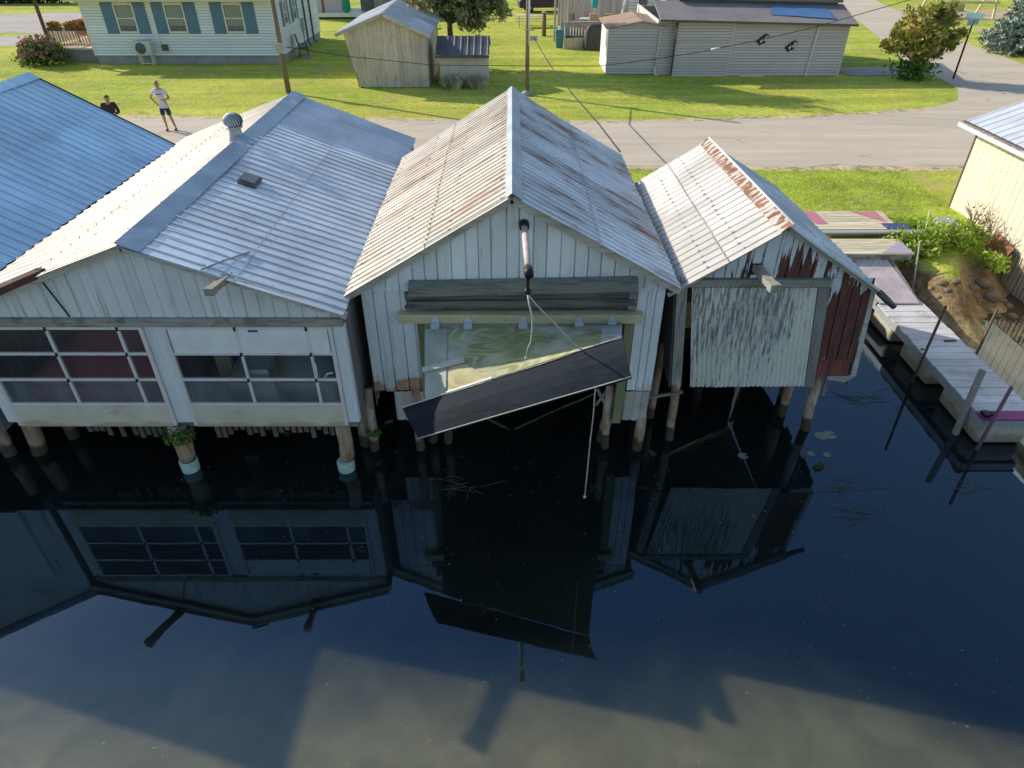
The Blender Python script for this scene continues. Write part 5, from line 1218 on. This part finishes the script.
# ================================================================== DECK AND PATIO THINGS BEHIND
t=thing('wooden_deck',(4.5,46,GZ),'raised wooden deck with plank railing and tall board privacy wall','deck')
mb=MB(); mb.box(2.95,7.0,44.6,48.6,1.35,1.45); mb.build('deck_floor',M['shed_wood'],t)
mb=MB(); x=2.95
while x<6.2: mb.box(x,x+.13,44.52,44.57,1.0,2.15); x+=.17
mb.box(2.95,6.3,44.48,44.62,2.15,2.21); mb.build('railing',M['shed_wood'],t)
mb=MB(); vsiding(mb,(0,48.6),(1,0),(0,-1),2.9,7.4,1.4,5.2,.24,.015,jit=.02); mb.build('privacy_wall',M['shed_wood'],t)
for x,y in ((2.85,44.5),(2.55,46.4),(3.25,44.5)):
    mb=MB(); mb.box(x,x+.13,y,y+.13,GZ-.05,5.4); mb.build('post',M['fascia'],t)
o=thing('planter_box',(3.5,43.7,GZ),'low grey board planter in front of the wooden deck','planter'); mb=MB(); mb.box(3.0,4.25,43.5,44.3,GZ-.02,1.48)
mb.build('box',M['shed_wood'],o); mb=MB(); mb.box(3.06,4.19,43.56,44.24,1.482,1.5); mb.build('soil',M['void'],o); mb=MB(); mb.box(3.0,3.1,43.44,43.498,GZ,1.7); mb.build('post',M['fascia'],o)
o=thing('grill',(4.95,43.3,GZ),'barbecue under a draped grey vinyl cover by the deck','grill')
vs=[];fs=[]; nx=22
prof=[(0,1.0,.62),(.1,1.0,.62),(.5,.97,.58),(.9,.93,.54),(1.15,.86,.5),(1.28,.70,.40),(1.33,.4,.2),(1.34,.02,.02)]
for k,(z,a,b) in enumerate(prof):
    for i in range(nx):
        th=2*math.pi*i/nx; f=1+.07*math.sin(th*7+k*.4)*(1-z/1.4)
        c_,s_=math.cos(th),math.sin(th); e=.55
        vs.append((4.95+.78*a*f*math.copysign(abs(c_)**e,c_),43.3+.62*b/.62*f*math.copysign(abs(s_)**e,s_)*.6,GZ+.02+z))
for k in range(len(prof)-1):
    for i in range(nx): fs.append((k*nx+i,k*nx+(i+1)%nx,(k+1)*nx+(i+1)%nx,(k+1)*nx+i))
mb=MB(); mb.add(vs,fs,.5,True); mb.build('cover',M['greycover'],o)
for sx in (-.5,.5):
    mb=MB(); mb.tube([(4.95+sx-.03,43.3,GZ+.06),(4.95+sx+.03,43.3,GZ+.06)],.06,10); mb.build('wheel',M['rubber'],o)
o=thing('waste_bin',(2.75,44.1,GZ),'blue plastic bin beside the deck post','bin'); mb=MB(); mb.hexa([(2.6,43.9,GZ),(2.95,43.9,GZ),(2.95,44.3,GZ),(2.6,44.3,GZ),(2.55,43.85,1.75),(3.0,43.85,1.75),(3.0,44.35,1.75),(2.55,44.35,1.75)]); mb.build('body',M['bluebin'],o)
mb=MB(); mb.hexa([(2.53,43.82,1.755),(3.02,43.82,1.755),(3.02,44.38,1.755),(2.53,44.38,1.755),(2.58,43.88,1.85),(2.97,43.88,1.85),(2.97,44.33,1.82),(2.58,44.33,1.82)]); mb.build('lid',M['bluebin'],o)
o=thing('patio_umbrella',(5.0,46.6,1.45),'closed teal patio umbrella standing on the deck','umbrella'); mb=MB(); mb.tube([(5.0,46.6,1.45),(5.0,46.6,4.4)],.025,6); mb.build('pole',M['lit_white'],o)
mb=MB(); mb.lathe((5.0,46.6,2.7),[(.16,0),(.22,.3),(.15,.9),(.05,1.5),(.01,1.6)],10); mb.build('canopy',M['tealcloth'],o)
o=thing('patio_table',(4.6,45.9,1.45),'round pale topped patio table on the wooden deck','table'); mb=MB(); mb.lathe((4.6,45.9,2.15),[(.5,0),(.52,.02),(.52,.05),(.5,.06)],18); mb.build('table_top',plain('pale_green_top',(.5,.62,.6)),o)
for a in range(4):
    mb=MB(); mb.tube([(4.6+.15*math.cos(a*1.57+.8),45.9+.15*math.sin(a*1.57+.8),2.14),(4.6+.4*math.cos(a*1.57+.8),45.9+.4*math.sin(a*1.57+.8),1.455)],.025,5); mb.build('leg',M['metal_dark'],o)
chair('tan cushioned patio chair left of the closed teal umbrella',(4.75,45.2,1.455),3.3,M['tan_cloth']); chair('tan cushioned patio chair right of the closed teal umbrella',(5.75,45.2,1.455),2.9,M['tan_cloth'])
chair('dark patio chair behind the deck railing near the posts',(3.75,45.4,1.455),2.2,M['metal_dark'])
o=thing('garden_post',(2.0,48.3,GZ),'short weathered wooden post standing alone in the lawn','post'); mb=MB(); mb.tube([(2.05,48.3,GZ-.1),(2.05,48.3,2.2)],[.14,.12],9); mb.build('shaft',M['pole'],o)
mb=MB(); mb.lathe((2.05,48.3,2.2),[(.16,0),(.17,.03),(.13,.08),(.01,.12)],9); mb.build('cap',M['fascia'],o)
o=thing('picnic_table',(.8,52.5,GZ),'low timber picnic table on the far lawn','table'); mb=MB(); mb.box(.2,2.4,52.2,52.9,1.55,1.6); mb.build('table_top',M['wood_tan'],o)
for y in (51.7,53.2):
    mb=MB(); mb.box(.2,2.4,y,y+.25,1.3,1.34); mb.build('bench',M['wood_tan'],o)
for x in (.5,2.1):
    mb=MB(); mb.beam((x,51.7,GZ),(x,52.4,1.55),.06,.08); mb.beam((x,53.4,GZ),(x,52.7,1.55),.06,.08); mb.beam((x,51.75,1.27),(x,53.4,1.27),.05,.06); mb.build('leg',M['wood_tan'],o)
# car glimpsed at the top edge
def car(lab,cx,cy,rz,paint):
    o=thing('parked_car',(cx,cy,GZ),lab,'car',rz=rz)
    side=[(-2.1,.35),(-2.15,.75),(-1.9,.95),(-1.25,1.0),(-.65,1.42),(.75,1.45),(1.5,1.02),(2.05,.92),(2.15,.6),(2.1,.35)]
    vs=[];fs=[]; n=len(side)
    for y,k in ((-.86,.94),(-.80,1),(.80,1),(.86,.94)):
        for x,z in side: vs.append((x*(1 if k==1 else .985),y*(1 if z<1.05 else .82),z if k==1 else .35+(z-.35)*.97))
    for j in range(3):
        for i in range(n): fs.append((j*n+i,j*n+(i+1)%n,(j+1)*n+(i+1)%n,(j+1)*n+i))
    fs+= [tuple(range(n-1,-1,-1)),tuple(range(3*n,4*n))]
    mb=MB(); mb.add(vs,fs,.5); mb.build('body',paint,o,local=True)
    for s in (-1,1):
        mb=MB(); mb.add([(-1.05,s*.815,1.05),(1.3,s*.815,1.06),(.72,s*.715,1.38),(-.62,s*.715,1.36)],[(0,1,2,3)],.5); mb.build('window',M['pane'],o,local=True)
        for x in (-1.35,1.35):
            mb=MB(); mb.tube([(x,s*.66,.33),(x,s*.87,.33)],.33,16); w_=mb.build('wheel',M['rubber'],o,local=True)
            mb=MB(); mb.tube([(x,s*.865,.33),(x,s*.885,.33)],.2,12); mb.build('rim',M['steel'],w_,local=True)
    return o
car('dark violet car parked beyond the lawn at the top edge',2.6,60.5,.1,M['car_paint'])
# neighbour's porch between house and barn shed
t=thing('porch',(-13.0,57,GZ),'pale wooden porch step with dark red post behind the white house','porch')
mb=MB(); mb.box(-15.6,-11.0,56.0,59,1.05,1.3); mb.build('step',M['lit_white'],t); mb=MB(); mb.box(-16.5,-12.6,57.2,59.5,1.305,4.5); mb.build('wall',M['lap_grey'],t)
mb=MB(); mb.box(-13.9,-13.75,56.2,56.35,1.305,5); mb.build('post',plain('dark_red_paint',(.25,.06,.06)),t)
mb=MB(); mb.box(-15.0,-14.88,56.2,56.32,1.305,5); mb.build('post',M['metal_dark'],t)
o=thing('patio_umbrella',(-12.2,56.6,1.3),'closed green umbrella on the pale porch step','umbrella'); mb=MB(); mb.lathe((-12.2,56.6,1.3),[(.12,0),(.32,.15),(.26,1.2),(.1,2.3),(.02,2.5)],10); mb.build('canopy',plain('green_fabric',(.03,.32,.22),.8),o)
mb=MB(); mb.tube([(-12.2,56.6,3.75),(-12.2,56.6,4.0)],.02,5); mb.build('pole',M['lit_white'],o)
o=thing('storage_shed',(-9.0,58,GZ),'dark brown storage shed in shade behind the barn shed','shed'); mb=MB(); vsiding(mb,(0,57.5),(1,0),(0,-1),-11.3,-6.5,.9,3.4,.3,.012); mb.box(-11.28,-6.52,57.52,59.5,.9,3.4); mb.build('wall',M['wood_black'],o)
mb=MB(); mb.slab((-11.6,57.2,3.42),(-6.2,57.2,3.42),(-6.2,59.8,4.0),(-11.6,59.8,4.0),.1); mb.build('roof',M['roof_dark'],o)
mb=MB(); mb.box(-10.3,-8.0,57.40,57.48,1.5,2.6); mb.build('door',M['wood_grey'],o)
# swing set, top right
t=thing('swing_set',(33,57,GZ),'pale timber swing set frame standing on sand at the top right','swing set')
for x in (31.2,35.6):
    for s in (-1,1):
        mb=MB(); mb.beam((x,57.6+s*1.2,GZ-.05),(x+.3,57.6,4.2),.14,.14); mb.build('leg',M['wood_tan'],t)
mb=MB(); mb.beam((31.2,57.6,4.2),(36.2,57.6,4.2),.15,.15); mb.build('top_beam',M['wood_tan'],t)
mb=MB(); mb.beam((31.2,56.9,1.9),(36,56.9,1.9),.1,.16); mb.build('cross_beam',M['wood_tan'],t)
mb=MB(); mb.box(32.2,33.6,56.6,57.1,1.3,1.36); mb.box(32.2,33.6,57.1,57.15,1.36,1.8); sw=mb.build('swing_seat',M['wood_tan'],t)
for x in (32.3,33.5):
    mb=MB(); mb.tube([(x,56.9,1.36),(x,57.5,4.15)],.02,5); mb.build('chain',M['steel'],sw)

# ================================================================== POLES AND WIRES
def upole(x,y,r,h,lab,extra=None):
    o=thing('utility_pole',(x,y,GZ),lab,'utility pole'); mb=MB(); mb.tube([(x,y,GZ-.3),(x,y,GZ+h*.5),(x,y,GZ+h)],[r,r*.9,r*.75],10); mb.build('shaft',M['pole'],o)
    return o
o=upole(-10.0,32.2,.12,4.6,'brown wooden utility pole in front of the white house')
mb=MB(); mb.box(-10.16,-9.84,32.0,32.07,2.55,2.95); mb.build('meter_box',M['fascia'],o)
o=upole(.66,31.85,.10,4.6,'slim utility pole behind the rust streaked roof ridge')
mb=MB(); mb.tube([(.72,31.72,2.9),(.72,31.72,5.5)],.035,6); mb.build('conduit',M['lit_white'],o)
mb=MB(); mb.lathe((.66,31.85,GZ),[(.24,0),(.24,.12),(.15,.16),(.11,.2)],12); mb.build('base_collar',M['concrete'],o)
mb=MB(); mb.cbox((.92,31.78,3.18),(.30,.14,.16)); mb.beam((.5,31.75,3.5),(.95,31.75,3.5),.04,.04); mb.build('junction_box',M['steel'],o)
def wire(lab,pts,r,sag=0,mat='cable'):
    o=thing('power_line',pts[0],lab,'wire'); P=[]
    for a,b in zip(pts[:-1],pts[1:]):
        a,b=Vector(a),Vector(b)
        for i in range(12): k=i/12; P.append(a.lerp(b,k)-Vector((0,0,sag*4*k*(1-k))))
    P.append(Vector(pts[-1])); mb=MB(); mb.tube(P,r,5); mb.build('cable',M[mat],o); return o
wire('black service cable drooping from the slim pole to the rust streaked roof',[(.95,31.7,3.15),(1.6,28.5,2.55),(2.1,24,2.55),(2.35,19,2.95),(2.42,15.35,3.28)],.020)
A=aty(286,47,32.1); B=aty(432,65,32.0); C2=aty(527,66,31.72); D2=aty(600,66,31.5); E2=aty(700,52,31); F2=aty(815,27,30.5); H2=aty(930,-6,30)
wire('thin overhead wire sagging in front of the sheds and garage',[A,aty(345,56,32.1),B,C2,D2,aty(655,59,31.2),E2,aty(760,40,30.8),F2,H2,H2+(H2-F2)*2],.014)
for f_ in (0,):
    o=thing('wire_splice',aty(715,47,30.95),'short pale splice sleeve on the overhead wire before the garage','splice'); mb=MB(); mb.tube([aty(711,49.5,30.95),aty(720,47.3,30.9)],.035,6); mb.build('sleeve',M['lit_white'],o)
# street-name sign on the corner
b=atz(953,79,GZ); o=thing('street_sign',b,'street sign with two crossed blades on a dark post at the corner','street sign')
mb=MB(); mb.tube([b,b+Vector((0,0,1.3)),b+Vector((0,0,2.55))],[.045,.045,.04],8); mb.build('post',M['black_iron'],o)
mb=MB(); mb.cbox(b+Vector((0,-.02,2.45)),(.85,.02,.24),(0,0,.5)); mb.build('sign_blade',plain('blue_grey_sign',(.20,.38,.55),.4),o)
mb=MB(); mb.cbox(b+Vector((0,0,2.72)),(.75,.02,.22),(0,0,-.7)); mb.build('sign_blade',plain('pale_teal_sign',(.35,.62,.62),.4),o)

# ================================================================== TREES
def tree(name,lab,base,h,lobes,nleaf,size,mat,seed,trunk_r=.12,trunk_h=.4,group=None,low=None):
    o=thing(name,base,lab,'tree',group); b=Vector(base); g_=np.random.default_rng(seed); random.seed(seed)
    mb=MB(); top=b+Vector((0,0,h*trunk_h)); mb.tube([b-Vector((0,0,.1)),b+Vector((.03,.02,h*trunk_h*.5)),top],[trunk_r,trunk_r*.8,trunk_r*.6],8); mb.build('trunk',M['bark'],o)
    mb=MB(); P=[]
    for (x,y,z,r,k) in lobes:
        c=b+Vector((x,y,z)); mid=top.lerp(c,.5)+Vector((random.uniform(-.1,.1),random.uniform(-.1,.1),.05))
        mb.tube([top-Vector((0,0,.15)),mid,c],[trunk_r*.45,trunk_r*.28,.012],5)
        nc=7; cc=g_.normal(size=(nc,3)); cc/=np.linalg.norm(cc,axis=1)[:,None]; cc*=r*g_.uniform(.5,1,(nc,1))
        for q in cc:
            n=int(nleaf*k/nc); P.append(np.array(c)+q+g_.normal(size=(n,3))*r*g_.uniform(.18,.32))
            mb.tube([c,c+Vector(q)],[.014,.006],4)
    mb.build('limbs',M['bark'],o)
    p=np.concatenate(P); p=p[p[:,2]>base[2]+.05]; leafobj('crown',[leafquads(p,size,g_)],mat,o)
    if low:
        p2=np.array(b)+np.array((0,0,.45))+g_.normal(size=(low,3))*np.array((.42,.4,.28)); p2=p2[p2[:,2]>base[2]]; leafobj('low_foliage',[leafquads(p2,size*.9,g_)],M['maple_low'],o)
    return o
b=(19.3,35.2,GZ)
tree('ornamental_tree','round shrub like tree with green, yellow and reddish leaves at the street corner',b,3.0,
  [(0,0,1.7,.75,1.2),(-.75,.1,1.55,.6,.8),(.65,0,1.9,.65,.9),(-.35,-.1,2.4,.6,.9),(.35,.1,2.6,.55,.8),(1.05,-.1,1.35,.45,.5),(-1.1,0,2.0,.45,.5),(0,-.3,1.1,.55,.7),(1.1,.1,2.3,.42,.4),(-.85,.1,2.75,.4,.4),(.9,.1,2.95,.35,.3),(0,.1,3.0,.35,.3),(1.45,0,1.9,.35,.35),(-1.4,0,1.5,.4,.35)],760,.10,M['maple_leaf'],51,.10,.28,low=900)
b=(-3.2,38.8,GZ)
tree('leafy_tree','broad grey green tree rising behind the small low shed',b,7.0,
  [(-1.2,0,2.9,.9,1),(.3,-.2,2.5,.9,1),(1.4,.1,2.7,.8,1),(-.4,-.4,3.6,1.0,1.2),(1.0,-.2,3.8,1.0,1.1),(2.0,.3,3.4,.75,.7),(-1.9,.2,3.8,.9,.9),(0,.3,5.0,1.5,1.6),(1.8,.4,5.1,1.3,1.3),(-1.7,.5,5.2,1.3,1.3),(.2,.2,6.6,1.5,1.5),(.4,0,8.0,1.2,1.2),(-1.2,.2,7.4,1.1,1.0),(2.4,-.2,2.6,.55,.5),(1.5,0,6.3,.8,.7)],1000,.14,M['tree_leaf'],52,.2,.3)
def spruce(base,h,r,lab,seed):
    o=thing('spruce_tree',base,lab,'tree'); b=np.array(base); g_=np.random.default_rng(seed)
    mb=MB(); mb.tube([base,(base[0],base[1],base[2]+h)],[.14,.02],7); mb.build('trunk',M['bark'],o)
    P=[];mb=MB()
    for lv in range(16):
        z=.25+h*.95*lv/16; rr=r*(1-lv/16.5)*g_.uniform(.85,1.1); nb=max(5,int(13-lv*.5))
        for k in range(nb):
            a=6.283*k/nb+g_.uniform(-.25,.25)+lv; L=rr*g_.uniform(.8,1.1); tip=np.array((math.cos(a)*L,math.sin(a)*L,z-.12*L+.1))
            mb.tube([tuple(b+np.array((0,0,z))),tuple(b+tip)],[.022,.006],4)
            n=int(70*L/r)+16; tt=g_.uniform(.2,1.02,(n,1)); P.append(b+np.array((0,0,z))*(1-tt)+tip*tt+g_.normal(size=(n,3))*np.array((.09,.09,.07)))
    mb.build('limbs',M['bark'],o); leafobj('crown',[leafquads(np.concatenate(P),.10,g_,.2)],M['spruce'],o)
spruce((28.7,42.2,GZ),4.6,2.2,'blue grey spruce tree on the lawn at the right edge',53)

# ================================================================== GRASS
def blades(name,regions,h0,seed,keep=None):
    g_=np.random.default_rng(seed); V=[]
    for (x0,x1,y0,y1,n) in regions:
        x=g_.uniform(x0,x1,n); y=g_.uniform(y0,y1,n)
        if keep is not None:
            mk=np.array([keep(a,b) for a,b in zip(x,y)]); x=x[mk]; y=y[mk]
        z=np.array([ground_z(a,b) if b<18 else GZ for a,b in zip(x,y)]); mk=z>.6; x,y,z=x[mk],y[mk],z[mk]; n=len(x)
        a=g_.uniform(0,6.283,n); h=h0*g_.uniform(.4,1.3,n); w_=.012+h0*.06
        b=np.stack([x,y,z-.01],1); s=np.stack([np.cos(a),np.sin(a),0*a],1)*w_*.5; tip=b+np.stack([np.sin(a)*h*.5+g_.normal(size=n)*h*.25,np.cos(a)*h*.5+g_.normal(size=n)*h*.25,h],1)
        V.append(np.stack([b-s,b+s,tip],1).reshape(-1,3))
    v=np.concatenate(V); f=np.arange(len(v)).reshape(-1,3); o=np_mesh(name,v,f,M['grass']); tag(o,'short mown grass growing on the lawns','grass',kind='stuff'); return o
def notbuilt(x,y):
    if 6.9<x<9.9 and 14.4<y<17.2: return mnoise.noise(Vector((x*2,y*2,0)))>.35 and x>9.4
    return x<12.2
blades('grass',[(5.2,12.2,15.2,21.5,26000),(1.5,5.2,14,21.6,7000),(9.4,12.2,14.9,17.5,7000)],.085,61,notbuilt)
def far(x,y):
    if y<27.9+.3*math.sin(x): return False
    if x>13 and y<28.6+max(0,(x-15))*.75: return False
    if -22.2<x<-11.9 and y>38.9: return False
    if -7.2<x<-3.7 and 33.2<y<39: return False
    if -3.5<x<-1 and 33.3<y<36: return False
    if 4.5<x<16.1 and y>35.8: return False
    if x>16 and y>35.6: return False
    return True
blades('grass',[(-30,20,27.6,39,30000),(-12,4.5,39,52,9000)],.085,62,far)

# ================================================================== THINGS ON THE WATER
def weedpatch(px,py,lab,seed,n=16,spread=.45):
    c=atz(px,py,0); o=thing('waterweed',c,lab,'waterweed'); random.seed(seed); mb=MB()
    for k in range(n):
        a=random.uniform(2.2,4.1) if random.random()<.6 else random.uniform(0,6.28); L=random.uniform(.25,.9)*spread*1.8; x=c.x+random.gauss(0,spread*.35); y=c.y+random.gauss(0,spread*.22); pts=[]
        for i in range(6):
            pts.append((x,y,.003+.001*k)); x+=math.cos(a)*L/5; y+=math.sin(a)*L/5*.6; a+=random.uniform(-.6,.6)
        mb.tube(pts,[.003,.004,.005,.004,.003,.002],4)
    mb.build('strands',M['waterweed'],o)
weedpatch(855,487,'pale tangled waterweed strands, upper patch of the two off the leaning pile',1); weedpatch(862,515,'pale tangled waterweed strands, lower patch of the two off the leaning pile',2)
weedpatch(878,402,'wispy waterweed floating between the dock and the small boathouse',3,12,.6); weedpatch(975,486,'thin waterweed around the orange red reflection stub',4,9,.35)
weedpatch(470,487,'dark tangle of debris floating below the tilted flap',6,14,.4)
def pads(lst,lab,grp):
    for px,py,r in lst:
        c=atz(px,py,0); o=thing('lily_pad',c,lab,'lily pad',grp); mb=MB(); n=14; pts=[(c.x,c.y,.006)]+[(c.x+r*math.cos(.25+5.8*i/(n-1)),c.y+r*math.sin(.25+5.8*i/(n-1))*.9,.005) for i in range(n)]
        mb.add(pts,[(0,i,i+1) for i in range(1,n)],.5); mb.build('leaf',M['lily'],o)
pads([(821,436,.12),(829,435,.13),(827,455,.07),(811,454,.07),(743,456,.09)],'small grey green lily pad floating near the leaning pile','lily pads near the leaning pile')
g_=np.random.default_rng(9); vs=[];fs=[]
mb=MB()
for k in range(330):
    x=random.uniform(-5.5,6.5); y=random.uniform(3.2,9.0)
    r=random.uniform(.003,.009); a=random.uniform(0,3.14); e=random.uniform(1,3.5)
    mb.add([(x+r*e*math.cos(a),y+r*e*math.sin(a),.004),(x-r*math.sin(a),y+r*math.cos(a),.004),(x-r*e*math.cos(a),y-r*e*math.sin(a),.004),(x+r*math.sin(a),y-r*math.cos(a),.004)],[(0,1,2,3)])
o=mb.build('floating_specks',M['lily'],kind='stuff'); tag(o,'tiny leaf specks scattered over the dark canal water','debris')
for px,py,px2,py2,lab in ((818,613,838,596,'thin pale twig floating on the open water'),(395,586,402,604,'thin bent twig floating in front of the left boathouse')):
    a=atz(px,py,0); b=atz(px2,py2,0); o=thing('twig',a,lab,'twig'); mb=MB(); mb.tube([a+Vector((0,0,.004)),(a+b)/2+Vector((.02,.01,.006)),b+Vector((0,0,.004))],[.006,.006,.003],4); mb.build('stick',M['waterweed'],o)
bushy('pond_plant','small green plant growing at the foot of the leaning pile','plant',(5.22,8.55,.04),(.12,.08,.04),90,.025,M['hyd_leaf'],35,clumps=6)

# ================================================================== PEOPLE
def skin_mesh(name,J,E,mat,parent,root,sub=1):
    me=bpy.data.meshes.new(name); names=list(J); me.from_pydata([J[k][0] for k in names],[(names.index(a),names.index(b)) for a,b in E],[])
    o=bpy.data.objects.new(name,me); col.objects.link(o)
    o.modifiers.new('skin','SKIN')
    for i,k in enumerate(names):
        r=J[k][1]; sv=me.skin_vertices[0].data[i]; sv.radius=(r,r) if not hasattr(r,'__len__') else r; sv.use_root=(k==root)
    s=o.modifiers.new('sub','SUBSURF'); s.levels=sub; s.render_levels=sub
    dg=bpy.context.evaluated_depsgraph_get(); new=bpy.data.meshes.new_from_object(o.evaluated_get(dg)); bpy.data.objects.remove(o)
    new.name=name; new.polygons.foreach_set('use_smooth',[True]*len(new.polygons)); new.materials.clear(); new.materials.append(mat)
    o=bpy.data.objects.new(name,new); col.objects.link(o); o.parent=parent; return o
def person(lab,loc,rz,A,shirt,shorts,hairm,longpants=False,cap=False):
    """A: joint positions in the person's frame (faces -Y)"""
    t=thing('person',loc,lab,'person',rz=rz); V=lambda *a:Vector(a)
    J={'pelvis':(A['pelvis'],(.15,.11)),'waist':(A['waist'],(.135,.10)),'chest':(A['chest'],(.165,.115)),'neckb':(A['neck'],.062),'head0':(A['head']-V(0,0,.085),(.062,.075)),'head1':(A['head'],(.078,.098)),'head2':(A['head']+V(0,.01,.085),(.062,.078)),'nose':(A['head']+V(0,-.118,-.015),.014)}
    E=[('pelvis','waist'),('waist','chest'),('chest','neckb'),('neckb','head0'),('head0','head1'),('head1','head2'),('head1','nose')]
    for s in 'LR':
        J['sh'+s]=(A['sh'+s],.058); J['el'+s]=(A['el'+s],.042); J['wr'+s]=(A['wr'+s],.027)
        d=(A['wr'+s]-A['el'+s]).normalized(); hd=A.get('hd'+s,d); J['pm'+s]=(A['wr'+s]+hd*.07,(.040,.018))
        E+=[('chest','sh'+s),('sh'+s,'el'+s),('el'+s,'wr'+s),('wr'+s,'pm'+s)]
        side=hd.cross(V(0,0,1)); side=side.normalized() if side.length>.2 else V(1,0,0)
        for i,off in enumerate((-.030,-.010,.010,.030)):
            L=(.055,.066,.062,.048)[i]; p=A['wr'+s]+hd*.10+side*off; J[f'f{i}{s}']=(p+hd*L*.5,.009); J[f'g{i}{s}']=(p+hd*L*.85-V(0,0,.02),.008)
            E+=[('pm'+s,f'f{i}{s}'),(f'f{i}{s}',f'g{i}{s}')]
        J['th'+s]=(A['wr'+s]+hd*.055+side*.055,.010); J['ti'+s]=(A['wr'+s]+hd*.095+side*.065,.009); E+=[('pm'+s,'th'+s),('th'+s,'ti'+s)]
        J['hp'+s]=(A['hp'+s],.088); J['kn'+s]=(A['kn'+s],.058); J['ca'+s]=(A['kn'+s].lerp(A['an'+s],.3)+V(0,.02,0),.055); J['an'+s]=(A['an'+s],.036); J['to'+s]=(A['an'+s]+V(0,-.15,-.045),(.042,.028))
        E+=[('pelvis','hp'+s),('hp'+s,'kn'+s),('kn'+s,'ca'+s),('ca'+s,'an'+s),('an'+s,'to'+s)]
    skin_mesh('body',J,E,M['skin'],t,'pelvis')
    J={'a0':(A['pelvis']-V(0,0,.09),(.16,.12)),'a':(A['pelvis']+V(0,0,.03),(.168,.125)),'b':(A['waist'],(.160,.122)),'c':(A['chest'],(.185,.135)),'n':(A['neck']-V(0,0,.045),(.10,.085))}; E=[('a0','a'),('a','b'),('b','c'),('c','n')]
    for s in 'LR':
        k=.62 if not longpants else .97; J['s'+s]=(A['sh'+s],.078); J['e'+s]=(A['sh'+s].lerp(A['el'+s],k),.068 if k<.9 else .056); E+=[('c','s'+s),('s'+s,'e'+s)]
        if longpants: J['w'+s]=(A['wr'+s],.040); E.append(('e'+s,'w'+s))
    skin_mesh('shirt',J,E,shirt,t,'a')
    J={'a':(A['pelvis']+V(0,0,.04),(.165,.122)),'b':(A['pelvis']-V(0,0,.05),(.15,.12))}; E=[('a','b')]
    for s in 'LR':
        J['h'+s]=(A['hp'+s]-V(0,0,.06),.108); k=.90 if not longpants else 1; J['k'+s]=(A['hp'+s].lerp(A['kn'+s],k),.092 if not longpants else .075); E+=[('b','h'+s),('h'+s,'k'+s)]
        if longpants: J['q'+s]=(A['an'+s]+V(0,0,.02),.06); E.append(('k'+s,'q'+s))
    skin_mesh('shorts' if not longpants else 'trousers',J,E,shorts,t,'a')
    for s in 'LR':
        a=A['an'+s]; skin_mesh('shoe',{'h':(a+V(0,.05,-.035),(.044,.04)),'m':(a+V(0,-.07,-.045),(.050,.035)),'t':(a+V(0,-.17,-.055),(.046,.026))},[('h','m'),('m','t')],M['shoe'],t,'h')
    h=A['head']; mb=MB(); vs=[];fs=[];nu,nv=16,7
    for j in range(nv+1):
        th=math.pi*.5*j/nv*1.08
        for i in range(nu):
            a=2*math.pi*i/nu; f=max(0,-math.sin(a)); thh=th*(1-.34*f)
            vs.append(h+V(.088*math.sin(thh)*math.cos(a),.012+.108*math.sin(thh)*math.sin(a),.035+.098*math.cos(thh)))
    for j in range(nv):
        for i in range(nu): fs.append((j*nu+i,(j+1)*nu+i,(j+1)*nu+(i+1)%nu,j*nu+(i+1)%nu))
    mb.add(vs,fs,.5,True); mb.build('cap' if cap else 'hair',hairm,t,local=True)
    for sx in (-1,1):
        mb=MB(); mb.ball(h+V(sx*.033,-.088,.012),.012,8,5); mb.build('eye',M['eye'],t,local=True)
        mb=MB(); mb.ball(h+V(sx*.083,.01,-.005),(.012,.026,.036),8,5); mb.build('ear',M['skin'],t,local=True)
    mb=MB(); mb.cbox(h+V(0,-.096,-.055),(.045,.008,.010)); mb.build('mouth',plain('lips',(.35,.14,.12)),t,local=True)
    return t
V=Vector
A=dict(pelvis=V((0,0,.93)),waist=V((-.01,0,1.12)),chest=V((-.02,0,1.30)),neck=V((-.02,-.01,1.48)),head=V((-.02,-.035,1.625)),
 shL=V((-.20,0,1.40)),elL=V((-.40,.07,1.17)),wrL=V((-.22,-.03,.98)),hdL=V((.65,-.25,-.7)).normalized(),
 shR=V((.17,0,1.40)),elR=V((.27,.0,1.13)),wrR=V((.17,-.19,1.13)),hdR=V((-.85,-.45,.1)).normalized(),
 hpL=V((-.09,0,.88)),knL=V((-.10,-.03,.49)),anL=V((-.10,.03,.085)),hpR=V((.09,0,.88)),knR=V((.15,-.04,.49)),anR=V((.20,.06,.085)))
p=atz(170.5,130.5,GZ+.013)
pt=person('person in white t-shirt and navy shorts standing on the road, hand on hip',p,.12,A,M['tee'],M['navy'],M['hair'])
mb=MB()
for k in range(9): mb.box(-.105+.024*k,-.105+.024*k+.017,-.158,-.150,1.285,1.318)
mb.build('chest_print',plain('grey_blue_print',(.16,.20,.28)),pt,local=True)
A2=dict(pelvis=V((0,.10,.93)),waist=V((0,.06,1.12)),chest=V((0,-.02,1.30)),neck=V((.01,-.08,1.47)),head=V((.02,-.14,1.585)),
 shL=V((-.19,-.01,1.39)),elL=V((-.24,-.08,1.12)),wrL=V((-.10,-.30,1.15)),hdL=V((.6,-.8,.1)).normalized(),
 shR=V((.19,-.01,1.39)),elR=V((.25,-.10,1.12)),wrR=V((.12,-.31,1.15)),hdR=V((-.5,-.85,.1)).normalized(),
 hpL=V((-.09,.09,.88)),knL=V((-.10,.03,.49)),anL=V((-.11,.10,.085)),hpR=V((.09,.09,.88)),knR=V((.10,.04,.49)),anR=V((.13,.10,.085)))
p2=aty(106,98,24.0); 
person('person in dark plaid shirt and cap looking down, half hidden by the blue roof',(p2.x,24.0,GZ+.013),.5,A2,M['plaid'],M['navy'],M['darkhair'],True,True)
